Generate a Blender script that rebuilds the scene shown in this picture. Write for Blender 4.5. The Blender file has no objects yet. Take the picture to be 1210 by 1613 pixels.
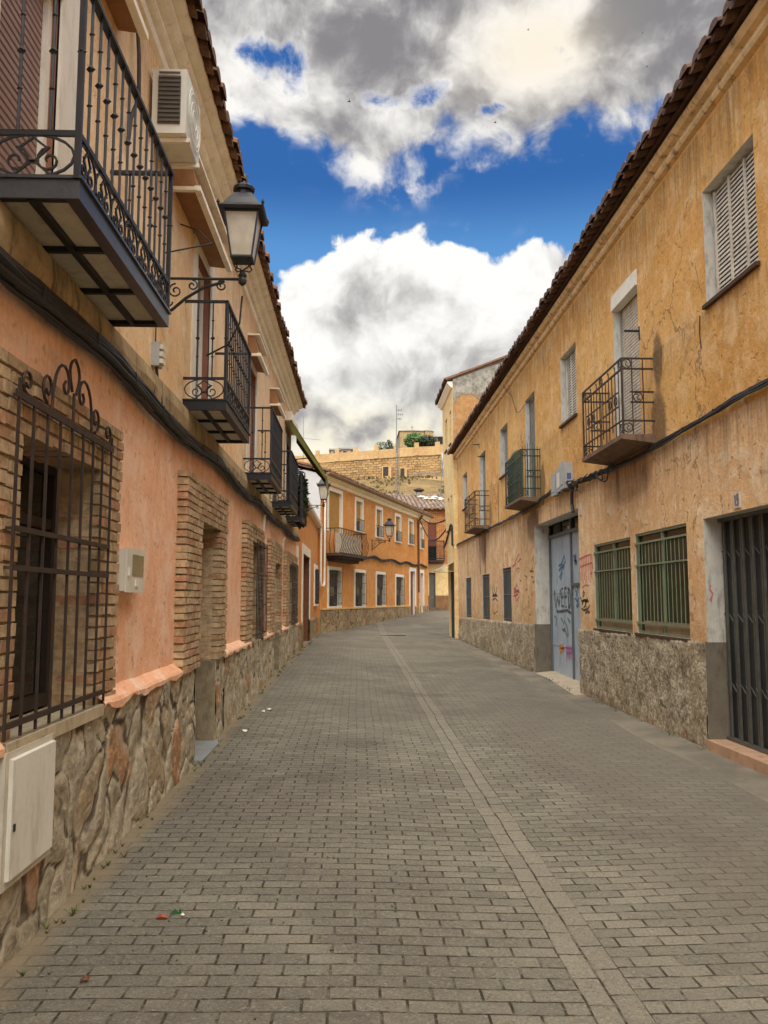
import bpy, bmesh, math, random
from mathutils import Vector, Matrix
random.seed(7)
sc = bpy.context.scene
COL = sc.collection
R = math.radians

# ------------------------------------------------------------------ camera
F_PX, CX, CY = 1306.0, 605.0, 806.5            # focal length and centre in photograph pixels
PITCH, YAW = math.atan2(135.5, 1306.0), math.atan2(43.0, 1313.0)
cam_d = bpy.data.cameras.new("camera")
cam = bpy.data.objects.new("camera", cam_d); COL.objects.link(cam)
cam.location = (0, 0, 0)
cam.rotation_euler = (math.pi/2 + PITCH, 0, -YAW)
cam_d.sensor_width = 36; cam_d.lens = 36*F_PX/1613.0
cam_d.clip_start = 0.05; cam_d.clip_end = 3000
sc.camera = cam
CAM_M = cam.rotation_euler.to_matrix()

# ------------------------------------------------------------------ view and exposure
sc.view_settings.view_transform = 'Standard'
sc.view_settings.look = 'None'
sc.view_settings.exposure = 1.3
sc.view_settings.gamma = 1.0
sc.view_settings.use_curve_mapping = False
sc.cycles.max_bounces = 6
sc.cycles.diffuse_bounces = 4
sc.cycles.use_denoising = True

# ------------------------------------------------------------------ tiny node-expression library
class E:
    def __init__(s, nt, sock): s.nt, s.k = nt, sock
    def _m(s, op, o=None, rev=False, clamp=False):
        n = s.nt.nodes.new('ShaderNodeMath'); n.operation = op; n.use_clamp = clamp
        a, b = (s, o) if not rev else (o, s)
        for i, v in enumerate((a, b)):
            if v is None: continue
            if isinstance(v, E): s.nt.links.new(v.k, n.inputs[i])
            else: n.inputs[i].default_value = float(v)
        return E(s.nt, n.outputs[0])
    def __add__(s, o): return s._m('ADD', o)
    __radd__ = __add__
    def __sub__(s, o): return s._m('SUBTRACT', o)
    def __rsub__(s, o): return s._m('SUBTRACT', o, True)
    def __mul__(s, o): return s._m('MULTIPLY', o)
    __rmul__ = __mul__
    def __truediv__(s, o): return s._m('DIVIDE', o)
    def __neg__(s): return s._m('MULTIPLY', -1)
    def pow(s, o): return s._m('POWER', o)
    def abs(s): return s._m('ABSOLUTE')
    def fn(s, op, o=None): return s._m(op, o)
    def clamp(s): return s._m('ADD', 0.0, clamp=True)
    def mx(s, o): return s._m('MAXIMUM', o)
    def mn(s, o): return s._m('MINIMUM', o)
    def step(s, a, b, to0=0.0, to1=1.0):          # smoothstep from a to b
        n = s.nt.nodes.new('ShaderNodeMapRange'); n.interpolation_type = 'SMOOTHSTEP'
        s.nt.links.new(s.k, n.inputs[0])
        rev = a > b
        n.inputs[1].default_value = b if rev else a; n.inputs[2].default_value = a if rev else b
        n.inputs[3].default_value = to1 if rev else to0; n.inputs[4].default_value = to0 if rev else to1
        return E(s.nt, n.outputs[0])

class NT:
    def __init__(s, nt): s.nt = nt
    def new(s, t): return s.nt.nodes.new(t)
    def link(s, a, b): s.nt.links.new(a.k if isinstance(a, E) else a, b)
    def sep(s, v):
        n = s.new('ShaderNodeSeparateXYZ'); s.link(v, n.inputs[0]); return [E(s.nt, o) for o in n.outputs]
    def comb(s, x, y, z):
        n = s.new('ShaderNodeCombineXYZ')
        for i, v in enumerate((x, y, z)):
            if isinstance(v, E): s.link(v, n.inputs[i])
            else: n.inputs[i].default_value = v
        return E(s.nt, n.outputs[0])
    def map(s, v, scale=(1,1,1), loc=(0,0,0), rot=(0,0,0)):
        n = s.new('ShaderNodeMapping'); s.link(v, n.inputs[0])
        n.inputs['Scale'].default_value = scale; n.inputs['Location'].default_value = loc; n.inputs['Rotation'].default_value = rot
        return E(s.nt, n.outputs[0])
    def noise(s, v, scale, detail=4, rough=0.5, dist=0.0, color=False):
        n = s.new('ShaderNodeTexNoise'); s.link(v, n.inputs['Vector'])
        n.inputs['Scale'].default_value = scale; n.inputs['Detail'].default_value = detail
        n.inputs['Roughness'].default_value = rough; n.inputs['Distortion'].default_value = dist
        return E(s.nt, n.outputs['Color' if color else 0])
    def voro(s, v, scale, feature='F1', out='Distance', rand=1.0):
        n = s.new('ShaderNodeTexVoronoi'); n.feature = feature; s.link(v, n.inputs['Vector'])
        n.inputs['Scale'].default_value = scale; n.inputs['Randomness'].default_value = rand
        return E(s.nt, n.outputs[out])
    def white(s, v):
        n = s.new('ShaderNodeTexWhiteNoise'); n.noise_dimensions = '3D'; s.link(v, n.inputs['Vector'])
        return E(s.nt, n.outputs['Value'])
    def vadd(s, a, b, op='ADD'):
        n = s.new('ShaderNodeVectorMath'); n.operation = op
        for i, v in enumerate((a, b)):
            if isinstance(v, E): s.link(v, n.inputs[i])
            else: n.inputs[i].default_value = v
        return E(s.nt, n.outputs[0])
    def vscale(s, a, f):
        n = s.new('ShaderNodeVectorMath'); n.operation = 'SCALE'; s.link(a, n.inputs[0])
        if isinstance(f, E): s.link(f, n.inputs['Scale'])
        else: n.inputs['Scale'].default_value = f
        return E(s.nt, n.outputs[0])
    def mix(s, f, a, b, mode='MIX'):
        n = s.new('ShaderNodeMix'); n.data_type = 'RGBA'; n.blend_type = mode; n.clamp_factor = True
        for v, i in ((f, 0), (a, 6), (b, 7)):
            if isinstance(v, E): s.link(v, n.inputs[i])
            elif i == 0: n.inputs[0].default_value = v
            else: n.inputs[i].default_value = (*v, 1)
        return E(s.nt, n.outputs[2])
    def obj(s):
        return E(s.nt, s.new('ShaderNodeTexCoord').outputs['Object'])

def srgb(r, g, b):
    f = lambda c: (c/12.92 if c <= .04045 else ((c+.055)/1.055)**2.4)
    return tuple(f(v/255.0) for v in (r, g, b))

# ------------------------------------------------------------------ sun and sky
SUN_EL, SUN_AZ = R(56), R(183)                 # azimuth from +Y, clockwise: behind the camera, a little to its left
sun_d = bpy.data.lights.new("sun", 'SUN')
sun_d.energy = 1.5; sun_d.angle = R(58); sun_d.color = (1.0, 0.94, 0.84)
sun = bpy.data.objects.new("sun", sun_d); COL.objects.link(sun)
sdir = Vector((math.sin(SUN_AZ)*math.cos(SUN_EL), math.cos(SUN_AZ)*math.cos(SUN_EL), math.sin(SUN_EL)))
sun.rotation_euler = sdir.to_track_quat('Z', 'Y').to_euler()
sun.location = (0, -20, 40)

world = bpy.data.worlds.new("World"); sc.world = world; world.use_nodes = True
def build_world():
    nt = world.node_tree; nt.nodes.clear(); n = NT(nt)
    out = n.new('ShaderNodeOutputWorld'); bg = n.new('ShaderNodeBackground')
    n.link(bg.outputs[0], out.inputs[0])
    sky = n.new('ShaderNodeTexSky'); sky.sky_type = 'NISHITA'; sky.sun_disc = False
    sky.sun_elevation = SUN_EL; sky.sun_rotation = SUN_AZ; sky.altitude = 500; sky.air_density = 1.0; sky.dust_density = 0.3; sky.ozone_density = 2.5
    STR = 0.1
    d = E(nt, n.new('ShaderNodeTexCoord').outputs['Generated'])
    x, y, z = n.sep(d)
    el = z.fn('ARCSINE'); az = x.fn('ARCTAN2', y)
    def g(a0, e0, sa, se):                     # soft blob in the sky, degrees
        a = (az - R(a0))/R(sa); e = (el - R(e0))/R(se)
        return (-(a*a + e*e)).fn('EXPONENT')
    wc = n.noise(d, 6.0, 4, .55, color=True)
    dw = n.vadd(d, n.vscale(n.vadd(wc, (.5,.5,.5), 'SUBTRACT'), .085))
    up_ = (-.010, -.008, .024)                 # a small step towards the light
    def puff(v, sc_):
        q = n.new('ShaderNodeTexVoronoi'); q.feature = 'F1'; n.link(v, q.inputs['Vector']); q.inputs['Scale'].default_value = sc_
        q.inputs['Detail'].default_value = 1.5; q.inputs['Roughness'].default_value = .5; q.inputs['Lacunarity'].default_value = 2.2
        q.normalize = True
        return 1 - E(nt, q.outputs['Distance'])
    n1 = n.noise(dw, 7.0, 7, .56); n1b = n.noise(n.vadd(dw, up_), 7.0, 6, .56)
    pf = puff(dw, 9.0)
    n2 = n.noise(n.vadd(dw, (3.1, 1.7, .4)), 5.0, 5, .5)
    n3 = n.noise(n.vadd(dw, (7., 2., 5.)), 15, 8, .6)
    # the cumulus bank
    top = R(19.9) + g(6, 22, 9, 90)*R(3.0) + g(-4, 22, 2.4, 90)*R(1.2) - g(-10, 22, 3, 90)*R(.6) + g(14, 22, 4, 90)*R(.8)
    c_d = top + (pf - .62)*.16 + (n1 - .5)*.16 + (n3 - .5)*.045 - el
    cum = c_d.step(-.003, .008)
    lit = (n1 - n1b)*2.6 + (pf - .6)*.22
    depth = c_d.step(.01, .17)                 # 0 at the crest, 1 deep inside
    shade = (n2 + (n1 - .5)*.5).step(.42, .62)
    base = el.step(R(13.5), R(8.5))*el.step(R(5.2), R(8))
    val = 1.0 - depth*shade*(g(9, 13, 7, 4)*.22 + g(-7, 13, 4, 2.2)*.22 + .26) - base*.15 + lit*.85 + (n3 - .5)*.22*depth
    val = val + g(-3, 9.8, 4, 1.2)*.22 + g(1, 5.8, 9, 1.2)*.25 + g(-2, 7.6, 3, .7)*.2 - g(2, 8.4, 7, .8)*.12
    val = val.mx(.40).mn(1.05)
    ccol = n.mix(val.step(.42, 1.10), srgb(170,167,166), srgb(255,254,250))
    warm = g(-2, 7, 9, 3.6)*1.0 + g(5, 11.5, 6, 1.6)*.6 + g(-4, 12, 6, 2)*.4
    ccol = n.mix((warm*val.step(.5, .95)).clamp()*.75, ccol, srgb(255,244,206))
    cumc = n.vscale(ccol, val.step(.35, 1.0, .90, 1.04))
    # the upper deck
    u_d = el - (R(29.7) - g(7, 28, 9, 90)*R(1.0) - g(1.2, 27, 2.8, 90)*R(.8) + g(-9.5, 29, 3, 90)*R(.3)) + (n1 - .5)*.17 + (n3 - .5)*.09 + (pf - .62)*.05
    hole = g(-6.0, 34.4, 2.8, 1.1)*.58 + g(5.0, 32.4, 1.9, 1.1)*.66 + g(1.0, 32.5, 2.0, .8)*.55 + g(9.5, 31.6, 1.8, .6)*.6 + g(-7.5, 30.2, 3.8, .8)*.5 + g(-3.6, 29.0, 2.0, .6)*.5
    hole = hole + (n3 - .5)*1.7 + (n1 - .5)*1.2
    up = u_d.step(-.006, .026) * hole.step(.52, .18)
    n4 = n.noise(n.vadd(dw, (1.3, 8.2, 2.2)), 5.5, 6, .52)
    thin = u_d.step(.11, .0)                   # thin bright fringe along the lower edge
    uval = .62 + (n4 - .5)*.95 + lit*.8 + (n3 - .5)*.40 + thin*.16 + hole.step(.10, .36)*.18
    uval = uval + g(13.0, 34.6, 3.6, 2.2)*.42 + g(-10, 29.8, 5, .8)*.40 + g(2, 28.3, 4, .9)*.16 - g(1.5, 36.2, 5, 1.6)*.26 - g(12, 30.2, 6, 1.7)*.16 + g(-12, 34, 4, 3)*.12 - g(-1, 30.8, 4, .8)*.14
    uval = uval.mx(.30).mn(1.05)
    ucol = n.mix(uval.step(.34, 1.0), srgb(150,148,151), srgb(253,250,245))
    ucol = n.mix(g(13.0, 34.6, 4.5, 2.4)*.6, ucol, srgb(250,234,204))
    upc = n.vscale(ucol, uval.step(.25, 1.0, .84, 1.02))
    # small loose shreds in the blue gap
    wis = ((n3 + (n1 - .5)*.4).step(.52, .70) * (g(-13.3, 26.2, 1.2, .5)*.9 + g(8, 24.6, 4, .5)*.35 + g(3.0, 27.1, 3.2, .8))).clamp()
    # added fill light: sky made brighter behind the camera and overhead, out of view
    behind = (y*-1.0).step(-.5, .5)*1.6 + el.step(R(42), R(75))*1.7
    gain = behind + 1.0
    K = (2.0**-sc.view_settings.exposure)/STR  # clouds given as seen in the picture, before exposure and strength
    bl = n.vscale(n.mix(el.step(R(22), R(28)), srgb(92,154,216), srgb(42,100,172)), K)
    blue = n.mix(.93, E(nt, sky.outputs[0]), bl)
    colr = n.mix(wis, blue, n.vscale(n.mix(.5, upc, srgb(225,228,235)), K))
    colr = n.mix(cum, colr, n.vscale(cumc, K))
    colr = n.mix(up, colr, n.vscale(upc, K))
    colr = n.vscale(colr, gain)
    n.link(colr, bg.inputs[0]); bg.inputs[1].default_value = STR
build_world()

# ------------------------------------------------------------------ picture pixel -> place
def ray(px, py):
    return CAM_M @ Vector((px - CX, CY - py, -F_PX))
def at_y(px, py, Y):
    r = ray(px, py); return r*(Y/r.y)
def at_x(px, py, X):
    r = ray(px, py); return r*(X/r.x)

def interp(tab, v):
    if v <= tab[0][0]: return tab[0][1]
    for (a, b), (c, d) in zip(tab, tab[1:]):
        if v <= c: return b + (d - b)*(v - a)/(c - a)
    return tab[-1][1]
XR = 3.64
def XL(s): return interp(((14, -1.55), (31, -1.46)), s)
def TL(s, d, z): return Vector((XL(s) + d, s, z))
def TR(s, d, z): return Vector((XR - d, s, z))
O0 = at_y(504, 942, 31.0); O1 = at_y(668.5, 942, 47.0)
O0.z = O1.z = 0
OU = (O1 - O0).normalized(); ON = Vector((OU.y, -OU.x, 0)); OLEN = (O1 - O0).length
def TO(s, d, z): return O0 + OU*s + ON*d + Vector((0, 0, z))
BY = 50.0
def TB(s, d, z): return Vector((s, BY - d, z))
XT = 3.50
def TT(s, d, z): return Vector((XT - d, s, z))
def L(px, py, d=0.0):
    X = -1.55 + d
    for _ in range(3):
        p = at_x(px, py, X); X = XL(p.y) + d
    return p.y, p.z
def RR(px, py, d=0.0):
    p = at_x(px, py, XR - d); return p.y, p.z
def OO(px, py, d=0.0):
    r = ray(px, py); o = O0 + ON*d
    t = ON.dot(o)/ON.dot(r); p = r*t
    return OU.dot(p - O0), p.z
def BB(px, py, d=0.0):
    p = at_y(px, py, BY - d); return p.x, p.z

# ground heights along both walls, relative to the eye
GL = ((-12, -1.58), (3.5, -1.565), (8, -1.52), (15.5, -1.37), (22, -1.34), (31, -1.31), (38, -1.08), (47, -.76), (60, -.5))
GR = ((-12, -1.60), (8, -1.575), (13.4, -1.56), (17, -1.53), (29, -1.46), (33, -1.40), (39, -1.10), (47, -.80), (60, -.5))
def zg(x, y):
    t = min(1, max(0, (x + 1.5)/5.1))
    z = interp(GL, y)*(1 - t) + interp(GR, y)*t
    return z - .035*math.exp(-((x - 1.03)/.8)**2)*min(1, max(0, (34 - y)/6))

# ------------------------------------------------------------------ mesh building
ORG = {}
class MB:
    def __init__(s, T=None): s.c = None; s.v, s.f, s.T = [], [], T or (lambda a, b, c: Vector((a, b, c)))
    def p(s, a, b, c): s.v.append(s.T(a, b, c)); return len(s.v) - 1
    def quad(s, *pts): s.f.append([s.p(*q) for q in pts])
    def box(s, a0, a1, b0, b1, c0, c1, jit=0.0):
        j = (lambda: random.uniform(-jit, jit)) if jit else (lambda: 0)
        i = [s.p(a + j(), b + j()*.5, c + j()) for a in (a0, a1) for b in (b0, b1) for c in (c0, c1)]
        for q in ((0,1,3,2), (4,6,7,5), (0,4,5,1), (2,3,7,6), (0,2,6,4), (1,5,7,3)): s.f.append([i[k] for k in q])
    def hexa(s, pts):                            # eight corners, ordered like box()
        i = [s.p(*q) for q in pts]
        for q in ((0,1,3,2), (4,6,7,5), (0,4,5,1), (2,3,7,6), (0,2,6,4), (1,5,7,3)): s.f.append([i[k] for k in q])
    def tube(s, pts, r, n=6, close=False, caps=True, rz=None):
        P = [s.T(*q) for q in pts]; m = len(P)
        if m < 2: return
        rs = r if isinstance(r, (list, tuple)) else [r]*m
        rings = []; up = None
        for k in range(m):
            a = P[(k-1) % m] if (close or k > 0) else P[k]
            b = P[(k+1) % m] if (close or k < m-1) else P[k]
            t = (b - a)
            if t.length < 1e-9: t = Vector((0, 0, 1))
            t.normalize()
            if up is None:
                up = Vector((0, 0, 1)) if abs(t.z) < .9 else Vector((1, 0, 0))
            u = (up - t*up.dot(t))
            if u.length < 1e-6: u = t.orthogonal()
            u.normalize(); w = t.cross(u); up = u
            base = len(s.v); rings.append(base)
            for j in range(n):
                an = 2*math.pi*(j + .5)/n
                s.v.append(P[k] + (u*math.cos(an) + w*math.sin(an))*rs[k])
        for k in range(m if close else m - 1):
            a, b = rings[k], rings[(k+1) % m]
            for j in range(n): s.f.append([a+j, a+(j+1) % n, b+(j+1) % n, b+j])
        if caps and not close:
            s.f.append([rings[0]+j for j in range(n)][::-1]); s.f.append([rings[-1]+j for j in range(n)])
    def bar(s, p0, p1, r=.008, n=4): s.tube([p0, p1], r, n)
    def lathe(s, c, prof, n=8, rot=0.0):         # vertical axis through c=(a,b), prof of (radius, z)
        rings = []
        for r, z in prof:
            rings.append([s.p(c[0] + r*math.cos(2*math.pi*(j + rot)/n), c[1] + r*math.sin(2*math.pi*(j + rot)/n), z) for j in range(n)])
        for a, b in zip(rings, rings[1:]):
            for j in range(n): s.f.append([a[j], a[(j+1) % n], b[(j+1) % n], b[j]])
        s.f.append(rings[0][::-1]); s.f.append(rings[-1])
    def sweep(s, prof, ss):                      # closed profile of (d, z) swept along the wall positions ss
        rings = [[s.p(a, d, z) for d, z in prof] for a in ss]; n = len(prof)
        for a, b in zip(rings, rings[1:]):
            for j in range(n): s.f.append([a[j], a[(j+1) % n], b[(j+1) % n], b[j]])
        s.f.append(rings[0][::-1]); s.f.append(rings[-1])
    def knot(s, a, b, c, r=.016, h=.022):
        i = [s.p(a, b, c - h), s.p(a, b, c + h)] + [s.p(a + r*x, b + r*y, c) for x, y in ((1,0), (0,1), (-1,0), (0,-1))]
        for k in range(4):
            s.f.append([i[0], i[2 + (k+1) % 4], i[2 + k]]); s.f.append([i[1], i[2 + k], i[2 + (k+1) % 4]])
    def build(s, name, mat, parent=None, smooth=False, flip=None):
        me = bpy.data.meshes.new(name)
        off = ORG.get(parent.name, Vector()) if parent else Vector()
        me.from_pydata([tuple(v - off) for v in s.v], [], s.f)
        bm = bmesh.new(); bm.from_mesh(me); bmesh.ops.recalc_face_normals(bm, faces=bm.faces); bm.to_mesh(me); bm.free()
        if s.c:
            at = me.color_attributes.new('stone', 'FLOAT_COLOR', 'POINT')
            for k, c in enumerate(s.c): at.data[k].color = (*c, 1)
        if mat is not None: me.materials.append(mat)
        if smooth: me.polygons.foreach_set('use_smooth', [True]*len(me.polygons))
        o = bpy.data.objects.new(name, me); COL.objects.link(o)
        if parent: o.parent = parent; ORG[o.name] = off
        return o

def thing(name, label, cat, loc=(0, 0, 0), group=None):
    o = bpy.data.objects.new(name, None); COL.objects.link(o); o.location = loc
    o.empty_display_size = .2
    ORG[o.name] = Vector(loc); o['label'] = label; o['category'] = cat
    if group: o['group'] = group
    return o
def tag(o, label, cat, group=None):
    o['label'] = label; o['category'] = cat
    if group: o['group'] = group
    return o
def kind(o, k): o['kind'] = k; return o
def dup(root, loc, rz, label, scale=1.0):
    r = root.copy(); COL.objects.link(r); r.location = loc; r.rotation_euler = (0, 0, rz); r.scale = (scale,)*3; r['label'] = label
    for ch in list(root.children):
        c = ch.copy(); COL.objects.link(c); c.parent = r
        for gch in ch.children:
            q = gch.copy(); COL.objects.link(q); q.parent = c
    return r

# ------------------------------------------------------------------ materials
def mat(name, fn):
    m = bpy.data.materials.new(name); m.use_nodes = True; nt = m.node_tree; n = NT(nt)
    bs = nt.nodes['Principled BSDF']; fn(n, bs); return m
def bump(n, bs, h, strength=.5, dist=.02):
    b = n.new('ShaderNodeBump'); b.inputs['Strength'].default_value = strength; b.inputs['Distance'].default_value = dist
    n.link(h, b.inputs['Height']); n.link(b.outputs[0], bs.inputs['Normal'])
def plaster(name, c1, c2, c3, stain=(.10,.075,.05), stain_amt=.5, streak=.35, bands=(), pits=.5, rough=.9, bumpy=.5, blots=(), zo=-1.57, yo=14.0, crack=0.0, damp=None):
    def fn(n, bs):
        o = n.obj(); x, y, z = n.sep(o); z = z + zo
        a = n.noise(o, .55, 6, .6, .4); b = n.noise(o, 2.3, 8, .65, .6); c = n.noise(o, 28, 5, .6); e = n.noise(n.vadd(o, (6, 1, 3)), 5.5, 7, .7, .5)
        col = n.mix(a.step(.36, .64), c1, c2)
        col = n.mix(b.step(.46, .68)*.85, col, c3)
        col = n.mix(e.step(.50, .70)*.55, col, tuple(v*.74 for v in c2)); col = n.mix(e.step(.48, .32)*.5, col, tuple(min(1, v*1.12) for v in c3))
        sk = n.noise(n.map(o, (5, 5, .35)), 1.6, 6, .62)
        sk2 = n.noise(n.map(o, (14, 14, .6)), 1.5, 5, .6)
        st = (sk.step(.54, .74)*.8 + sk2.step(.58, .75)*.5)*streak
        for z0, reach, amt in bands:             # rain streaks that start at a ledge and fade downwards
            m = (z - z0).step(.02, -.02)*(z - z0).step(-reach, -.05)
            st = st + m*(sk.step(.40, .62)*.6 + sk2.step(.42, .6)*.5)*amt
        for (s_, z_, rs, rz_, am) in blots:        # soft dark patches: balcony shade painted into the plaster, together with stains
            u = (y + (yo - s_) + (b - .5)*.25)/rs; w_ = (z - z_ + (b - .5)*.3)/rz_
            st = st + (u*u + w_*w_).step(1.25, .45)*am
        col = n.mix(st.clamp(), col, stain)
        d = n.noise(n.vadd(o, (4, 9, 2)), 1.1, 10, .72)
        col = n.mix(d.step(.60, .70)*stain_amt, col, stain)
        p = n.noise(n.vadd(o, (2, 3, 8)), 11, 3, .5)
        col = n.mix(p.step(.63, .69)*pits, col, tuple(v*.55 for v in c1))
        if crack:
            cw = n.vadd(n.map(o, (1, 1, .8)), n.vscale(n.vadd(n.noise(o, 2.6, 6, .6, color=True), (.5,.5,.5), 'SUBTRACT'), .5))
            ck = n.voro(cw, .75, 'DISTANCE_TO_EDGE').step(.010, .002)*n.noise(n.vadd(o, (8, 8, 1)), .7, 3, .5).step(.50, .60)
            col = n.mix(ck*crack, col, stain)
        if damp:
            dm = (z - damp[0] + (b - .5)*.5).step(damp[1], 0.0)*(e.step(.34, .6)*.6 + .4)
            col = n.mix(dm*damp[2], col, tuple(v*.55 for v in c2))
        g2 = n.noise(o, 75, 3, .7)
        col = n.mix(c.step(.52, .70)*.30, col, tuple(v*.6 for v in c2)); col = n.mix(c.step(.46, .30)*.25, col, tuple(min(1, v*1.18) for v in c3)); col = n.mix(g2.step(.54, .68)*.28, col, tuple(v*.55 for v in c2))
        n.link(col, bs.inputs['Base Color']); bs.inputs['Roughness'].default_value = rough
        h = c*.25 + b*.9 + a*.6 - p.step(.62, .69)*.25
        bump(n, bs, h, bumpy, .03)
    return mat(name, fn)
def simple(name, col, rough=.6, metal=0.0, var=.25, scale=6, bumpy=.0, dirt=None, dirt_amt=.5):
    def fn(n, bs):
        o = n.obj(); a = n.noise(o, scale, 6, .6); b = n.noise(o, scale*7, 4, .6)
        f = a.step(.3, .7)*.7 + b.step(.3, .7)*.3
        c = n.mix(f, tuple(v*(1-var) for v in col), tuple(min(1, v*(1+var)) for v in col))
        if dirt: c = n.mix(n.noise(n.map(o, (3, 3, .8)), scale*.7, 8, .65).step(.5, .7)*dirt_amt, c, dirt)
        n.link(c, bs.inputs['Base Color']); bs.inputs['Roughness'].default_value = rough; bs.inputs['Metallic'].default_value = metal
        if bumpy: bump(n, bs, a*.5 + b*.5, bumpy, .01)
    return mat(name, fn)

def rubble_fn(cols, joint):
    """colours for stones laid in the mesh itself: attribute 'stone' = (distance to joint, stone number, second number)"""
    def fn(n, bs):
        o = n.obj(); at = n.new('ShaderNodeVertexColor'); at.layer_name = 'stone'
        e, r, q = n.sep(E(n.nt, at.outputs['Color']))
        fine = n.noise(o, 22, 8, .68); big = n.noise(o, 1.2, 4, .5); mid = n.noise(n.map(o, (1, 1, 1.4)), 8, 8, .72, .4)
        col = n.mix(r, cols[0], cols[1])
        col = n.mix(q.step(.60, .75)*.65, col, cols[2]); col = n.mix(q.step(.90, .95)*.8, col, cols[3])
        col = n.mix(mid.step(.46, .64)*.7, col, tuple(v*.5 for v in cols[1])); col = n.mix(mid.step(.45, .33)*.7, col, tuple(min(1, v*1.25) for v in cols[0]))
        col = n.mix(fine.step(.46, .34)*.5, col, tuple(v*.4 for v in cols[1])); col = n.mix(fine.step(.54, .68)*.5, col, tuple(min(1, v*1.35) for v in cols[0]))
        brk = n.noise(o, 3.0, 3, .6).step(.36, .52)
        mort = e.step(.30, .14)                   # smeared mortar either side of the crack
        col = n.mix(mort*.55*big.step(.3, .6), col, cols[0])
        col = n.mix(e.step(.12, .03)*brk*.9, col, joint)
        n.link(col, bs.inputs['Base Color']); bs.inputs['Roughness'].default_value = .93
        bump(n, bs, mid*.8 + fine*.6 + e.step(0, .12)*.5*brk, .8, .03)
    return fn

# ------------------------------------------------------------------ the palette
SALMON = plaster('salmon_plaster', srgb(252,202,164), srgb(245,184,142), srgb(253,218,190), srgb(160,96,62), .16, .05, bands=((1.42, .5, .25),), pits=.7, yo=4)
PEACH = plaster('peach_plaster', srgb(242,206,158), srgb(234,190,136), srgb(246,220,180), srgb(160,110,60), .2, .22, bands=((4.15, .8, .4),), pits=.3, yo=4)
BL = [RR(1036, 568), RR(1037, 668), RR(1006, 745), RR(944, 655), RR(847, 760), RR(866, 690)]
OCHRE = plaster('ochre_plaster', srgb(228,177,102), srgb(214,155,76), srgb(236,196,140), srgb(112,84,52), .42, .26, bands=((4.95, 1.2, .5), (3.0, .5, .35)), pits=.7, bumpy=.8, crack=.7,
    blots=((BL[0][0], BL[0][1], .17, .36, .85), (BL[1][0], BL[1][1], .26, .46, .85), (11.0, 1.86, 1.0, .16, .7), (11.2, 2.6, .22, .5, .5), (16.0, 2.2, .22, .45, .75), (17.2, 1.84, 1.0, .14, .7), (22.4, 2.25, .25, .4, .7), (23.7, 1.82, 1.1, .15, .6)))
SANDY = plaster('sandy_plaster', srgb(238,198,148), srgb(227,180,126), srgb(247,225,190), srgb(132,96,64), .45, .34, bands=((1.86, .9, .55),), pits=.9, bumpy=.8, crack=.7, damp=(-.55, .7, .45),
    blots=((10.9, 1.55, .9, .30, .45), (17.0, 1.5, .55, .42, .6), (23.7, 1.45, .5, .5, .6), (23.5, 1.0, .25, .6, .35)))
CREAM = plaster('cream_plaster', srgb(234,206,146), srgb(226,190,124), srgb(242,220,170), srgb(150,116,72), .3, .3)
ORANGE = plaster('orange_plaster', srgb(210,144,74), srgb(200,130,58), srgb(218,158,92), srgb(150,84,30), .2, .22, bands=((1.3, .8, .3),), pits=.2)
GABLE = None
def _gable(n, bs):
    o = n.obj(); x, y, z = n.sep(o); x = x + 4.5; z = z - 1.57
    a = n.noise(o, .8, 8, .6, .5); b = n.noise(o, 5, 8, .7)
    base = n.mix(b.step(.35, .65), srgb(178,134,84), srgb(154,112,68))
    grey = n.mix(b.step(.3, .7), srgb(112,104,90), srgb(166,160,146))
    m = (z - 7.15 + (a - .5)*3.2 - (x - 3.5)*.42).step(-.05, .12)
    p = n.noise(n.vadd(o, (5, 0, 2)), .9, 6, .6).step(.60, .64)*(x - 4.4).step(.2, -.2)
    rim = (z - 7.15 + (a - .5)*3.2 - (x - 3.5)*.42).step(-.14, -.0)
    col = n.mix(rim*.6, base, srgb(96,84,60)); col = n.mix(m.mx(p), col, grey)
    n.link(col, bs.inputs['Base Color']); bs.inputs['Roughness'].default_value = .95
    bump(n, bs, b + m*.4, .6, .03)
GABLE = mat('patched_gable_plaster', _gable)
RUBBLE = mat('rubble_stone', rubble_fn((srgb(200,188,162), srgb(160,147,122), srgb(180,154,116), srgb(182,122,70)), srgb(72,58,40)))
RUBBLE_FAR = mat('rubble_stone_far', rubble_fn((srgb(172,150,112), srgb(128,104,72), srgb(156,120,78), srgb(132,90,54)), srgb(66,52,34)))
JAMB = simple('rendered_stone_jamb', srgb(140,126,100), .92, 0, .3, 7, .7, srgb(88,76,56), .6)
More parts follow.
